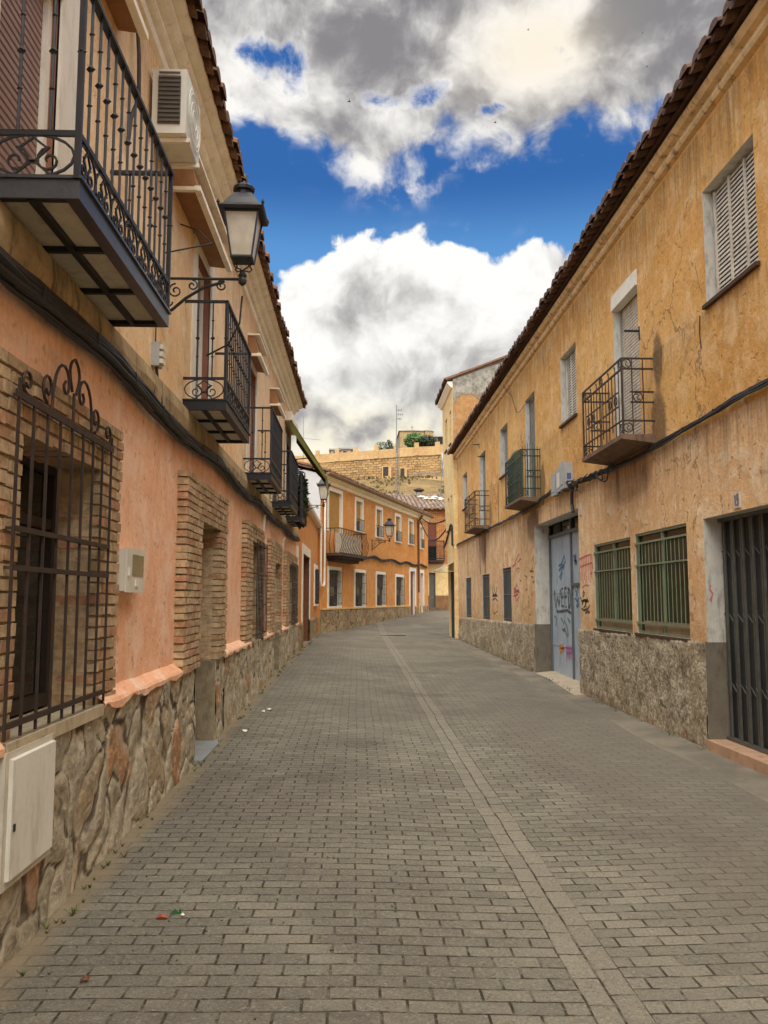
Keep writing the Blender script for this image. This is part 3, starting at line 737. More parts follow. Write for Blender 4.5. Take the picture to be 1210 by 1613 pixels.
# ------------------------------------------------------------------ the salmon house on the left
LEDGE = -.62
def build_pink():
    H = thing('town_house', 'two-storey house in salmon and peach plaster on a rubble stone base, five iron balconies', 'house', (-1.55, 4, -1.57))
    S1 = 20.8
    W1 = (3.74, 4.88, -.62, .775, .26); D1 = (L(303.5, 900)[0], L(335, 900)[0], -3, .745, .34)
    W2 = (11.95, 13.15, -.62, .80, .2); D2 = (15.15, 16.2, -3, .68, .3); W3 = (18.15, 19.7, -.62, .73, .2)
    w, r = facade(TL, -9, S1, -2.4, 1.5, [W1, D1, W2, D2, W3])
    shell(w, -9, S1, -2.4, 1.5, 7)
    w.build('lower_wall', SALMON, H); r.build('reveal', BRICKS, H)
    # first-floor balcony doors
    bal = [(3.35, 5.01), (7.27, 8.88), (11.2, 12.78), (14.58, 16.08), (17.25, 18.75)]
    doors = [(3.36, 4.07, 1.66, 3.10, .09)] + [((a + b)/2 - .34, (a + b)/2 + .42, 1.66, 3.34, .12) for a, b in bal[1:]]
    w, r = facade(TL, -9, 18.95, 1.5, 4.35, doors); w.quad((18.95, 0, 1.5), (18.95, -7, 1.5), (18.95, -7, 4.35), (18.95, 0, 4.35))
    w.build('upper_wall', PEACH, H); r.build('door_reveal', simple('brown_reveal', srgb(140,92,70), .8, 0, .15), H)
    for i, o in enumerate(doors):
        t = surround_trim(TL, o[0], o[1], o[2], o[3], .17 if i else .30, -.01, .018).build('door_surround', WHITE, H)
        bl = rollblind(TL, o[0], o[1], o[2], o[3], -o[4] + .012, .042).build('balcony_door', BLIND_P if i == 0 else BLIND_G, H)
        frame(TL, o[0], o[1], o[2], o[3], -o[4] + .02, -o[4] + .05, .05).build('door_frame', WHITE, bl)
    # rubble stone base with a salmon ledge
    def zt(s): return LEDGE
    for p, q, cl, st in ((-9, 2.2, .2, .3), (2.2, D1[0], .021, .30), (D1[1], 9.6, .028, .30), (9.6, D2[0], .045, .30), (D2[1], S1, .055, .30)):
        rough_skin(TL, p, q, -1.9, LEDGE, [], .055, cl, .026, zt, st).build('stone_plinth', RUBBLE, H, smooth=True)
    for a, b in ((-9, 3.6), (4.98, D1[0] - .35), (D1[1] + .38, W2[0] - .1), (W2[1] + .1, D2[0] - .3), (D2[1] + .2, W3[0] - .1), (W3[1] + .1, S1)):
        if b - a < .1: continue
        m = MB(TL); ids = []
        for s in frange(a, b, .05):
            k = mnoise.noise(Vector((s*3.1, 2, 1)))*.022 + mnoise.noise(Vector((s*9, 5, 1)))*.012
            ids.append([m.p(s, .0, LEDGE + .07 + k*.4), m.p(s, .07 + k*.15, LEDGE + .015 + k*.3), m.p(s, .083 + k*.2, LEDGE - .004 + k*.6), m.p(s, .082 + k*.2, LEDGE - .035 + k*2.0), m.p(s, .03, LEDGE - .04 + k*2.0)])
        for p, q in zip(ids, ids[1:]):
            for k in range(4): m.f.append([p[k], q[k], q[k+1], p[k+1]])
        m.build('salmon_ledge', SALMON, H)
    # brick surrounds
    brick_surround(TL, 3.1, L(180, 800)[0], LEDGE, 1.085, W1[0], W1[1], .775, parent=H, d_in=-.24)
    brick_surround(TL, L(277, 900, .05)[0] + .22, L(346, 900)[0], LEDGE - .02, 1.08, D1[0], D1[1], .745, .09, -.32, parent=H)
    brick_surround(TL, W2[0] - .75, W2[1] + .25, LEDGE, 1.06, W2[0], W2[1], .80, .07, -.18, parent=H)
    brick_surround(TL, D2[0] - .85, D2[1] + .3, LEDGE - .1, 1.0, D2[0], D2[1], .68, .07, -.28, parent=H)
    brick_surround(TL, W3[0] - .8, W3[1] + .75, LEDGE, .98, W3[0], W3[1], .73, .07, -.18, parent=H)
    # grey rendered door jambs below the bricks
    for o in (D1, D2):
        for s, sg in ((o[0], 1), (o[1], -1)):
            m = MB(TL); m.box(min(s, s + sg*.012), max(s, s + sg*.012), -.30, .05, -1.9, LEDGE - .04); m.build('door_jamb', JAMB, H)
    m = MB(TL); m.box(D1[0] - .02, D1[1] + .05, -.34, .13, -1.9, -1.49); m.build('doorstep', simple('grey_step', srgb(138,140,138), .8, 0, .15, 5, .3), H)
    for o, mt in ((D1, WOODD), (D2, WOODD)):
        d = MB(TL); d.box(o[0], o[1], -o[4] - .05, -o[4], -1.9, o[3])
        for k in range(2):
            for a, b in ((-1.2, -.55), (-.45, .3)):
                s0 = o[0] + .1 + k*.5*(o[1]-o[0]); s1 = s0 + .36*(o[1]-o[0]); d.box(s0, s1, -o[4], -o[4] + .02, a, b)
        d.build('door', mt, H)
    # near window: recessed frame, glass, stone sill
    f = frame(TL, W1[0], W1[1], W1[2] + .02, W1[3], -.25, -.20, .07, (.5,), (.74,)).build('window', WOODD, H)
    pane(TL, W1[0], W1[1], W1[2], W1[3], -.235).build('pane', GLASS, f)
    m = MB(TL); m.box(W1[0] - .12, W1[1] + .08, -.2, .085, LEDGE - .055, LEDGE + .008); m.build('window_sill', simple('stone_sill', srgb(188,172,142), .9, 0, .15, 6, .4, srgb(120,102,76), .5), H)
    for o in (W2, W3):
        f = frame(TL, o[0], o[1], o[2], o[3], -.19, -.15, .06, (.5,)).build('window', WOODD, H)
        pane(TL, o[0], o[1], o[2], o[3], -.17).build('pane', GLASS, f)
    # grilles
    g = MB(TL); a, b, dg = 3.60, 4.97, .075; nb = 9
    for k in range(nb):
        s = a + (b - a)*k/(nb - 1); g.bar((s, dg, -.60), (s, dg, .90 if 0 < k < nb-1 else .96), .0085)
    for z in (-.54, .13, .30):
        g.box(a, b, dg - .01, dg + .01, z - .012, z + .012)
        for s in (a, b): g.bar((s, dg, z), (s, -.01, z), .009)
    g.box(a - .03, b + .03, dg - .006, dg + .006, .87, .905)
    for s in (a, b): g.bar((s, dg, .885), (s, -.01, .885), .009)
    c = g; mid = (a + b)/2
    def tube2(pts, r=.008):
        for _ in range(2):
            if 3 < len(pts) < 12: pts = [pts[0]] + [q for u, v in zip(pts, pts[1:]) for q in ((u[0]*.75 + v[0]*.25, u[1]*.75 + v[1]*.25), (u[0]*.25 + v[0]*.75, u[1]*.25 + v[1]*.75))] + [pts[-1]]
        c.tube([(s, dg, z) for s, z in pts], r, 5)
    for sg in (1, -1):
        pts = [(mid + sg*.30, .9), (mid + sg*.29, 1.02), (mid + sg*.25, 1.12), (mid + sg*.17, 1.17), (mid + sg*.09, 1.14), (mid + sg*.075, 1.06), (mid + sg*.12, 1.02), (mid + sg*.16, 1.06), (mid + sg*.13, 1.09)]
        tube2(pts)
        pts = [(mid + sg*.0, 1.24), (mid + sg*.06, 1.21), (mid + sg*.08, 1.15), (mid + sg*.03, 1.06)]
        tube2(pts)
        tube2([(mid + sg*.36 + q[0]*.9, 1.0 + q[1]) for q in spiral((0, 0), .075, 1.2, -1.6, 14, .3, sg)])
        tube2([(mid + sg*.60 + q[0], .965 + q[1]) for q in spiral((0, 0), .06, 1.2, -1.6, 14, .3, sg)])
    tube2([(mid, .9), (mid, 1.06)])
    g.build('window_grille', IRON_B, H)
    for o in (W2, W3):
        grille(TL, o[0] - .05, o[1] + .05, o[2] + .03, o[3] + .04, .13, 8, (o[2] + .1, -.1, .35, o[3] - .02), H, IRON, .009, name='window_grille')
    # string course with a broken edge
    m = MB(TL); ids = []
    for s in frange(-9, S1, .12):
        k = mnoise.noise(Vector((s*2.3, 7, 1)))*.02
        ids.append([m.p(s, .0, 1.68), m.p(s, .05 + k*.3, 1.66), m.p(s, .062 + k, 1.56), m.p(s, .05, 1.47 + k), m.p(s, .0, 1.44 + k)])
    for p, q in zip(ids, ids[1:]):
        for k in range(4): m.f.append([p[k], q[k], q[k+1], p[k+1]])
    m.build('string_course', STRING, H)
    # cornice and roof
    m = MB(TL)
    m.sweep([(0, 4.12), (.035, 4.13), (.05, 4.17), (.045, 4.19), (0, 4.2)], frange(-9, 19.0, 3))
    m.sweep([(0, 4.2), (.08, 4.21), (.10, 4.225), (.10, 4.25), (.085, 4.26), (.15, 4.275), (.185, 4.30), (.185, 4.335), (.17, 4.345), (.235, 4.36), (.265, 4.385), (.265, 4.42), (0, 4.42)], frange(-9, 18.9, 3))
    m.build('cornice', STONE, H)
    roof(TL, -9, 19.0, .36, 4.385, 3.8, 1.35, .225, TILE_L, H, course=.5)
    # shutter hoods over the balcony doors
    hb = simple('hood_wood', srgb(150,104,62), .7, 0, .2, 6, .1)
    for i, (s0, s1, dz) in enumerate(((4.35, 5.05, 3.62), (6.65, 8.35, 3.40), (11.45, 12.45, 3.42), (14.4, 15.4, 3.40))):
        m = MB(TL); dd = .21 if i == 1 else .16
        m.hexa([(s0, .0, dz + .02), (s0, .0, dz + .27), (s0, dd, dz), (s0, dd - .06, dz + .25), (s1, .0, dz + .02), (s1, .0, dz + .27), (s1, dd, dz), (s1, dd - .06, dz + .25)])
        h = m.build('door_hood', hb, H)
        m = MB(TL); m.box(s0 - .02, s1 + .02, dd - .02, dd + .03, dz - .03, dz + .015); m.box(s0 - .02, s1 + .02, 0, dd + .01, dz + .27, dz + .295); m.box(s0 - .025, s0 + .02, .0, dd + .012, dz - .026, dz + .005); m.build('hood_edge', STONE, h)
    # balconies
    for i, (a, b) in enumerate(bal): left_balcony(H, a, b, .385, 1.66 if i < 2 else 1.6, i)
    return H
def left_balcony(H, a, b, pr, zb, i):
    m = MB(TL); ft = zb + .085                   # fascia of L-section steel round three sides
    m.box(a, b, pr - .012, pr, zb, ft); m.box(a, a + .012, 0, pr - .012, zb, ft); m.box(b - .012, b, 0, pr - .012, zb, ft)
    m.box(a + .012, b - .012, pr - .06, pr - .012, zb, zb + .012); m.box(a - .01, b + .01, pr - .03, pr + .012, ft, ft + .014)
    m.box(a - .01, a + .05, 0, pr - .031, ft, ft + .014); m.box(b - .05, b + .01, 0, pr - .031, ft, ft + .014)
    B = m.build('balcony', IRON_G if i == 0 else IRON, H)
    m = MB(TL); m.box(a + .013, b - .013, -.02, pr - .013, zb + .03, zb + .075); m.build('balcony_floor', FLOORT, B)
    m = MB(TL)
    for s in (a + (b-a)*.33, a + (b-a)*.66, a + .02, b - .04): m.box(s, s + .03, -.02, pr - .02, zb + .004, zb + .03)
    m.box(a + .02, b - .02, pr*.42, pr*.42 + .03, zb - .001, zb + .03)
    m.build('floor_beam', IRON, B)
    zm, zt = ft + .20, ft + .91
    m = MB(TL); dq = pr - .012
    m.box(a - .012, b + .012, dq - .018, dq + .018, zt - .012, zt + .008); m.box(a - .012, a + .02, 0, dq - .018, zt - .012, zt + .008); m.box(b - .02, b + .012, 0, dq - .018, zt - .012, zt + .008)
    m.box(a, b, dq - .010, dq + .010, zm - .012, zm + .012)
    for s in (a, b): m.box(s - .008, s + .008, 0, dq - .010, zm - .012, zm + .012)
    nb = int((b - a)/.115); cor = (0, nb)
    def baluster(s, d, k):
        m.bar((s, d, zm), (s, d, zt - .01), .0072, 5)
        off = (0, .0)[k % 2]
        for f, rr in ((.28, .014), (.52, .021), (.75, .014)): m.knot(s, d, zm + (zt - zm)*f + off, rr, rr*1.2)
    for k in range(nb + 1): baluster(a + (b - a)*k/nb, dq, k)
    for s in (a, b):
        for f in (.32, .68): baluster(s, dq*f, int(f*10))
        m.box(s - .012, s + .012, dq - .012, dq + .012, ft, zt)
    p = m                                        # ring and scroll band between floor and middle rail
    h = zm - ft; zc = ft + h*.5
    def motif(cs, rad, mapf):
        pts = [(cs + rad*1.25*math.cos(2*math.pi*k/18), zc + h*.47*math.sin(2*math.pi*k/18)) for k in range(18)]
        p.tube([mapf(*q) for q in pts], .007, 4, close=True)
        for sg in (1, -1):
            q = spiral((cs + sg*rad*.5, zc - h*.1), rad*.42, 1.3, math.pi/2, 14, .2, sg)
            p.tube([mapf(*x) for x in q], .0065, 4)
            p.tube([mapf(cs + sg*rad*.45, zc + h*.16), mapf(cs, zc + h*.4)], .006, 4); p.tube([mapf(cs, zc - h*.16), mapf(cs + sg*rad*.5, zc + h*.2)], .006, 4)
            p.tube([mapf(cs, zc - h*.1), mapf(cs + sg*rad*.6, zc - h*.45)], .006, 4)
    for s in (a, b): motif(dq*.5, dq*.37, lambda u, z, s=s: (s, u, z))
    nm = max(3, int(round((b - a)/.24)))
    for k in range(nm): motif(a + (b - a)*(k + .5)/nm, (b - a)/nm*.40, lambda u, z: (u, dq, z))
    p.build('railing', IRON, B)
    if i in (3, 4):                              # dark netting tied behind the bars
        n_ = MB(TL); nn = 30
        for k in range(nn):
            s = a + (b - a)*k/nn; n_.box(s, s + (b - a)/nn*.86, dq - .035, dq - .022, ft + .02, zt - .03 + .03*math.sin(k*1.7))
        n_.build('netting', simple('dark_netting', srgb(40,42,44), .9, 0, .4, 14), B)
build_pink()

# things on and in front of the salmon house
def build_ac():
    s0, z0, z1 = 5.82, 3.40, 3.90; s1 = 6.34; dd = .28
    t = thing('air_conditioner', 'white air conditioning unit with dark louvred end, high on the peach wall under the eaves', 'air conditioner', (-1.5, 6.4, 3.3))
    m = MB(TL)
    m.box(s0, s1, .03, dd, z0, z1)
    b = m.build('case', PLASTIC, t)
    m = MB(TL); m.box(s0 - .012, s0 - .003, .075, dd - .04, z0 + .07, z1 - .06)
    for k in range(12): m.box(s0 - .022, s0 - .012, .08, dd - .045, z0 + .08 + k*.034, z0 + .092 + k*.034)
    m.build('end_grille', simple('dark_louvre', srgb(92,84,74), .6, 0, .1), t)
    m = MB(TL); c = ((s0 + s1)/2, (z0 + z1)/2)
    for r_ in (.07, .13, .19, .22): m.tube([(c[0] + r_*math.cos(2*math.pi*k/20), dd + .012, c[1] + r_*math.sin(2*math.pi*k/20)) for k in range(20)], .005, 4, close=True)
    m.build('fan_guard', PLASTIC, t)
    m = MB(TL)
    for s in (s0 + .06, s1 - .1): m = MB(TL); m.box(s, s + .03, .0, dd + .02, z0 - .035, z0 - .003); m.box(s, s + .03, .0, .03, z0 - .25, z0 - .035); m.build('bracket', WHITE, t)
    m = MB(TL); m.tube([(5.35, .03, 3.98), (5.37, .05, 3.7), (5.40, .05, 3.4), (5.3, .03, 3.2), (5.25, .03, 3.0)], .014, 6)
    tag(m.build('hose', IRON_B), 'dark hose hanging in a curve on the peach wall above the first balcony', 'hose')
build_ac()
def build_meters():
    s0, z0 = L(179, 929)[0], .045; s1, z1 = L(207, 900)[0] + .02, .315
    t = thing('meter_box', 'small white plastic meter box with window beside the brick window surround', 'meter box', (-1.5, 5.5, .05))
    m = MB(TL); m.box(s0, s1, 0, .07, z0, z1); m.box(s0 - .008, s1 + .008, .07, .082, z0 - .008, z1 + .008); m.box(s0 + .02, s0 + .04, .082, .096, z0 + .1, z0 + .15); m.build('case', PLASTIC, t)
    m = MB(TL); m.box(s0 + .12, s1 - .03, .082, .086, z0 + .10, z1 - .03); m.build('window', simple('meter_window', srgb(120,112,80), .15), t)
    c = MB(TL); c.lathe((0, 0), [(0.0, 0), (.01, 0)], 6)
    m = MB(TL); m.box(s0 + .20, s0 + .26, .082, .090, z0 + .03, z0 + .08); m.build('lock', WHITE, t)
    t = thing('utility_cabinet', 'flat cream utility cabinet door set into the rubble base under the near window', 'cabinet', (-1.48, 3.8, -1.3))
    a, b = at_x(12, 1290, -1.46).y, at_x(80, 1250, -1.46).y; z0, z1 = at_x(80, 1332, -1.46).z, at_x(80, 1167, -1.46).z
    m = MB(TL); m.box(a - .04, b + .03, .03, .088, z0 - .035, z1 + .03); m.build('frame', simple('cabinet_frame', srgb(204,198,180), .8, 0, .08, 6, .2, srgb(150,134,104), .4), t)
    m = MB(TL); m.hexa([(a, .088, z0), (a, .088, z1), (a, .106, z0 + .004), (a, .106, z1 - .004), (b, .088, z0), (b, .088, z1), (b, .106, z0 + .004), (b, .106, z1 - .004)]); d = m.build('door', simple('cabinet_door', srgb(224,220,206), .75, 0, .07, 4, .2, srgb(176,166,142), .5), t)
    m = MB(TL); m.box(a + .02, a + .035, .106, .112, -.98, -.95); m.build('keyhole', IRON, d)
    for z in (z0 + .08, z1 - .10): m = MB(TL); m.tube([(b + .004, .100, z), (b + .004, .100, z + .05)], .008, 6); m.build('hinge', STEEL, d)
    t = thing('cable_box', 'small grey connection box with glass fuses on the peach wall below the first balcony', 'connection box', (-1.5, 6.2, 1.8))
    s = L(241, 560)[0]; z = L(241, 560)[1]
    m = MB(TL); m.box(s - .06, s + .06, 0, .06, z - .09, z + .09); m.build('case', GREYPL, t)
    m = MB(TL)
    for k in range(3): m.box(s - .045, s + .045, .06, .085, z - .07 + k*.055, z - .035 + k*.055)
    m.build('fuse', PLASTIC, t)
    m = MB(TL); m.tube([(s, .03, z - .09), (s + .03, .04, z - .25), (s + .15, .05, z - .38), (s + .35, .07, z - .42)], .012, 5); m.tube([(s - .01, .02, z + .09), (s - .02, .02, z + .5)], .006, 4); m.build('cable', CABLE, t)
build_meters()
def cable_run(name, T, s0, s1, zf, d, n, label, r=.012, spread=.03, mat_=None, clips=.8):
    m = MB(T)
    for k in range(n):
        ph = random.uniform(0, 6); o1, o2 = random.uniform(-spread, spread), random.uniform(-spread*.6, spread*.6)
        pts = []
        for s in frange(s0, s1, .16):
            pts.append((s, d + o2 + .012*mnoise.noise(Vector((s*1.7, ph, 0))), zf(s) + o1 + .028*mnoise.noise(Vector((s*1.1, ph, 3))) + .012*mnoise.noise(Vector((s*4.1, ph, 6)))))
        m.tube(pts, r*random.uniform(.7, 1.2), 5)
    for s in frange(s0 + .2, s1 - .2, clips): m.tube([(s, .02, zf(s) + spread*.9), (s, d + spread*.8, zf(s) + spread*.6), (s, d + spread*.8, zf(s) - spread*.6)], .005, 4)
    return tag(m.build(name, mat_ or CABLE), label, 'cable')
cable_run('cable_bundle', TL, -6, 20.6, lambda s: 1.40 + .03*math.sin(s*1.6), .075, 11, 'thick bundle of black cables running along the string course of the salmon house', .015, .05)

def build_lamp(name, label):
    t = thing(name, label, 'street lamp', (0, 0, 0), 'street lamps on wall brackets')
    A = .64                                      # arm length; origin on the wall at arm height; arm along +X
    m = MB()
    m.box(-.012, .012, -.03, .03, -.36, .07)
    m.tube([(0, 0, 0), (A - .02, 0, 0)], .011, 6)
    m.tube([(0, 0, -.31), (.1, 0, -.25), (.2, 0, -.16), (.34, 0, -.07), (.46, 0, -.035), (.5, 0, -.015)], .012, 6)
    for c, r_, tt, a0, sg in (((.12, -.10), .06, 1.4, math.pi/2, 1), ((.25, -.055), .045, 1.3, math.pi/2, -1), ((A - .16, -.055), .045, 1.4, math.pi/2, 1), ((.06, -.19), .04, 1.2, 0, -1)):
        m.tube([(q[0], 0, q[1]) for q in spiral(c, r_, tt, a0, 16, .2, sg)], .007, 5)
    m.lathe((A, 0), [(.012, -.05), (.03, -.035), (.034, -.01), (.026, .01), (.036, .03), (.022, .055), (.012, .075)], 8)
    m.build('bracket', LAMPBLK, t)
    zb = .16; zt = .51; rb, rt = .080, .130      # lantern body: half widths, wider above
    m = MB()
    for sx in (1, -1):
        for sy in (1, -1):
            m.tube([(A + sx*rb, sy*rb, zb), (A + sx*rt, sy*rt, zt)], .0095, 4)
            m.tube([(A + sx*q[0], sy*q[0], q[1]) for q in ((.012, .075), (.05, .08), (.065, .105), (.05, .125), (.06, .15), (rb*.95, zb))], .006, 4)
    for r_, z in ((rb, zb), (rt, zt)): m.tube([(A + r_, r_, z), (A - r_, r_, z), (A - r_, -r_, z), (A + r_, -r_, z)], .011, 4, close=True)
    m.lathe((A, 0), [(rb*1.3, zb - .012), (rb*1.36, zb), (.03, zb + .006)], 4, .5)
    m.build('lantern_frame', LAMPBLK, t)
    m = MB()
    q = lambda r_, z: [(A + r_, r_, z), (A - r_, r_, z), (A - r_, -r_, z), (A + r_, -r_, z)]
    lo, hi = q(rb - .004, zb), q(rt - .006, zt)
    for k in range(4): m.quad(lo[k], lo[(k+1) % 4], hi[(k+1) % 4], hi[k])
    m.build('lantern_glass', LAMPGLASS, t)
    m = MB(); c4 = math.sqrt(2)
    m.lathe((A, 0), [(.176*c4*.96, zt + .004), (.18*c4, zt + .022), (.135*c4, zt + .06), (.105*c4, zt + .12), (.068*c4, zt + .175), (.06*c4, zt + .18)], 4, .5)
    m.lathe((A, 0), [(.062, zt + .17), (.062, zt + .205), (.085, zt + .215), (.088, zt + .24), (.06, zt + .262), (.02, zt + .275), (.012, zt + .30)], 10)
    for sx in (1, -1):
        for sy in (1, -1): m.knot(A + sx*.172, sy*.172, zt + .045, .014, .03)
    m.build('lantern_roof', LAMPBLK, t)
    return t
LAMP = build_lamp('street_lamp', 'black lantern on a scrolled bracket beside the first balcony of the salmon house')
Y1 = 6.35; LAMP.location = (XL(Y1), Y1, at_y(380, 440, Y1).z)
p2 = at_y(507, 796, 21.6); dup(LAMP, (XL(21.0), 21.6, p2.z), 0, 'black lantern at the far end of the salmon house, in front of the awning')
s3, z3 = OO(586, 852); q3 = TO(s3, .0, z3); dup(LAMP, q3, math.atan2(ON.y, ON.x), 'black lantern on the orange house between two white-framed upper windows', 1.28)
m = MB(TL); m.tube([(6.5, .62, 2.42), (6.52, .60, 2.2), (6.6, .5, 2.05), (6.75, .3, 2.0)], .008, 5)
tag(m.build('lamp_cable', CABLE), 'loose thin cable dangling below the bracket of the near black lantern', 'cable')
m = MB(TL); m.tube([(7.0, .0, 3.25), (6.8, .2, 3.1), (6.6, .35, 2.9), (6.45, .0, 2.75)], .007, 5)
tag(m.build('lamp_cable', CABLE), 'thin cable looping off the peach wall behind the near black lantern', 'cable')
for (s0_, z0_), (s1_, z1_), lab in ((L(413, 800), L(415, 838), 'short pale conduit on the salmon wall above the second barred window'), (L(443, 846), L(446, 868), 'short pale conduit pair end above the third barred window of the salmon house')):
    m = MB(TL); m.tube([(s0_, .06, z0_), (s0_ + .02, .03, (z0_ + z1_)/2), (s0_ + .02, .02, z1_)], .03, 6); tag(m.build('conduit', WHITE), lab, 'conduit')

# the olive awning drawn out at the far end
def build_awning():
    t = thing('awning', 'olive green awning slanting out over the last balconies of the salmon house', 'awning', (-1.5, 18.5, 3.8))
    a, b = 17.3, 18.9; m = MB(TL); n = 12
    top, bot = (.12, 3.78), (.86, 2.62)
    rows = []
    for k in range(n + 1):
        f = k/n; d = top[0] + (bot[0]-top[0])*f; z = top[1] + (bot[1]-top[1])*f - .05*math.sin(math.pi*f)
        rows.append([m.p(a, d, z), m.p(b, d, z), m.p(a, d, z + .012), m.p(b, d, z + .012)])
    for p, q in zip(rows, rows[1:]):
        for i, j in ((0, 1), (1, 3), (3, 2), (2, 0)): m.f.append([p[i], p[j], q[j], q[i]])
    # side cheek and valance
    for s in (a, b):
        m.f.append([m.p(s, top[0], top[1]), m.p(s, bot[0], bot[1]), m.p(s, bot[0], bot[1] - .12), m.p(s, top[0], top[1] - .22)])
    k = 16
    for i in range(k):
        s = a + (b - a)*i/k; e = a + (b - a)*(i + 1)/k
        m.quad((s, bot[0], bot[1]), (e, bot[0], bot[1]), (e, bot[0] + .02, bot[1] - .30 - .03*(i % 2)), (s, bot[0] + .02, bot[1] - .30 - .03*((i + 1) % 2)))
    m.build('canopy', simple('olive_canvas', srgb(104,100,46), .9, 0, .2, 5, .1, srgb(72,74,34), .5), t)
    m = MB(TL); m.box(a - .05, b + .05, .0, .16, 3.74, 3.92); m.build('cassette', STONE, t)
    for s in (a + .1, b - .1): m = MB(TL); m.tube([(s, .04, 2.9), (s, .5, 2.95), (s, .84, 2.60)], .014, 5); m.build('arm', IRON, t)
build_awning()
def leaf_mass(name, T, c, rad, n, size, mat_, label, cat, stems=0, parent=None, droop=0.0, stemm=None, group=None):
    m = MB(T); k = 0
    while k < n:
        v = Vector((random.uniform(-1, 1), random.uniform(-1, 1), random.uniform(-1, 1)))
        if v.length > 1: continue
        if mnoise.noise(Vector((v.x*2.4 + c[0], v.y*2.4, v.z*2.4 + c[2]))) < -.12: continue
        p = Vector((c[0] + v.x*rad[0], c[1] + v.y*rad[1], c[2] + v.z*rad[2]))
        u = Vector((random.gauss(0, 1), random.gauss(0, 1), random.gauss(0, 1) - droop)).normalized(); w = u.orthogonal().normalized(); sz = size*random.uniform(.6, 1.4)
        m.quad(tuple(p - u*sz), tuple(p + w*sz*.45), tuple(p + u*sz), tuple(p - w*sz*.45)); k += 1
    return m
LEAF_D = simple('dark_leaf', srgb(44,58,36), .7, 0, .5, 3)
LEAF_G = simple('green_leaf', srgb(92,124,62), .7, 0, .5, .5)
LEAF_GR = simple('grey_green_leaf', srgb(104,116,84), .8, 0, .4, 1.0)
t = thing('potted_plant', 'dark bushy plant spilling over the last balcony under the awning', 'plant', (-1.2, 18.6, 1.7))
leaf_mass('leaves', TL, (18.2, .30, 2.15), (.75, .16, .65), 1100, .045, LEAF_D, '', '').build('leaves', LEAF_D, t)
m = MB(TL); m.lathe((18.4, .30), [(.09, 1.69), (.13, 1.95), (.14, 1.96), (.12, 1.96)], 10); m.build('pot', simple('clay_pot', srgb(128,78,54), .85), t)

# the low orange annex that carries on along the left
def build_annex():
    H = thing('annex', 'low orange-plastered annex with white door trim between the salmon house and the orange house', 'house', (-1.5, 26, -1.57))
    D = (23.0, 26.0, -3, L(483, 876)[1], .3); W = (28.7, 30.4, L(500, 951)[1], L(500, 899)[1], .12)
    w, r = facade(TL, 20.8, 31.05, -2.4, 2.62, [D, W]); shell(w, 20.8, 31.05, -2.4, 2.62, 5)
    w.build('wall', ORANGE, H); r.build('reveal', WOODB, H)
    surround_trim(TL, D[0], D[1], -1.4, D[3], .26, -.02, .03).build('door_trim', WHITE, H)
    m = MB(TL); m.box(D[0], D[1], -.34, -.28, -2, D[3])
    for k in range(1, 7): m.box(D[0] + k*.43 - .01, D[0] + k*.43 + .01, -.28, -.265, -1.4, D[3])
    m.build('garage_door', WOODB, H)
    surround_trim(TL, W[0], W[1], W[2], W[3], .16, -.02, .04, True).build('window_trim', WHITE, H)
    f = frame(TL, W[0], W[1], W[2], W[3], -.12, -.08, .06, (.5,)).build('window', WOODD, H); pane(TL, W[0], W[1], W[2], W[3], -.1).build('pane', GLASS, f)
    grille(TL, W[0], W[1], W[2], W[3], .09, 8, (W[2] + .1, (W[2]+W[3])/2, W[3] - .1), H, IRON, name='window_grille')
    for p, q in ((20.8, D[0]), (D[1], 31.05)): rough_skin(TL, p, q, -1.9, -.66, [], .04, .07, .025, lambda s: -.66, .34).build('stone_plinth', RUBBLE_FAR, H, smooth=True)
    m = MB(TL); m.box(20.82, 20.95, .0, .05, -.6, 1.3); m.build('corner_strip', WHITE, H)
    m = MB(TL); m.sweep([(-.05, 2.6), (.14, 2.60), (.17, 2.66), (.17, 2.72), (.13, 2.72), (.12, 2.67), (-.05, 2.67)], frange(20.8, 31, 3)); m.build('gutter', WHITE, H)
    roof(TL, 20.8, 31.0, .08, 2.66, 2.0, .5, .24, TILE_L, H, back=False)
build_annex()

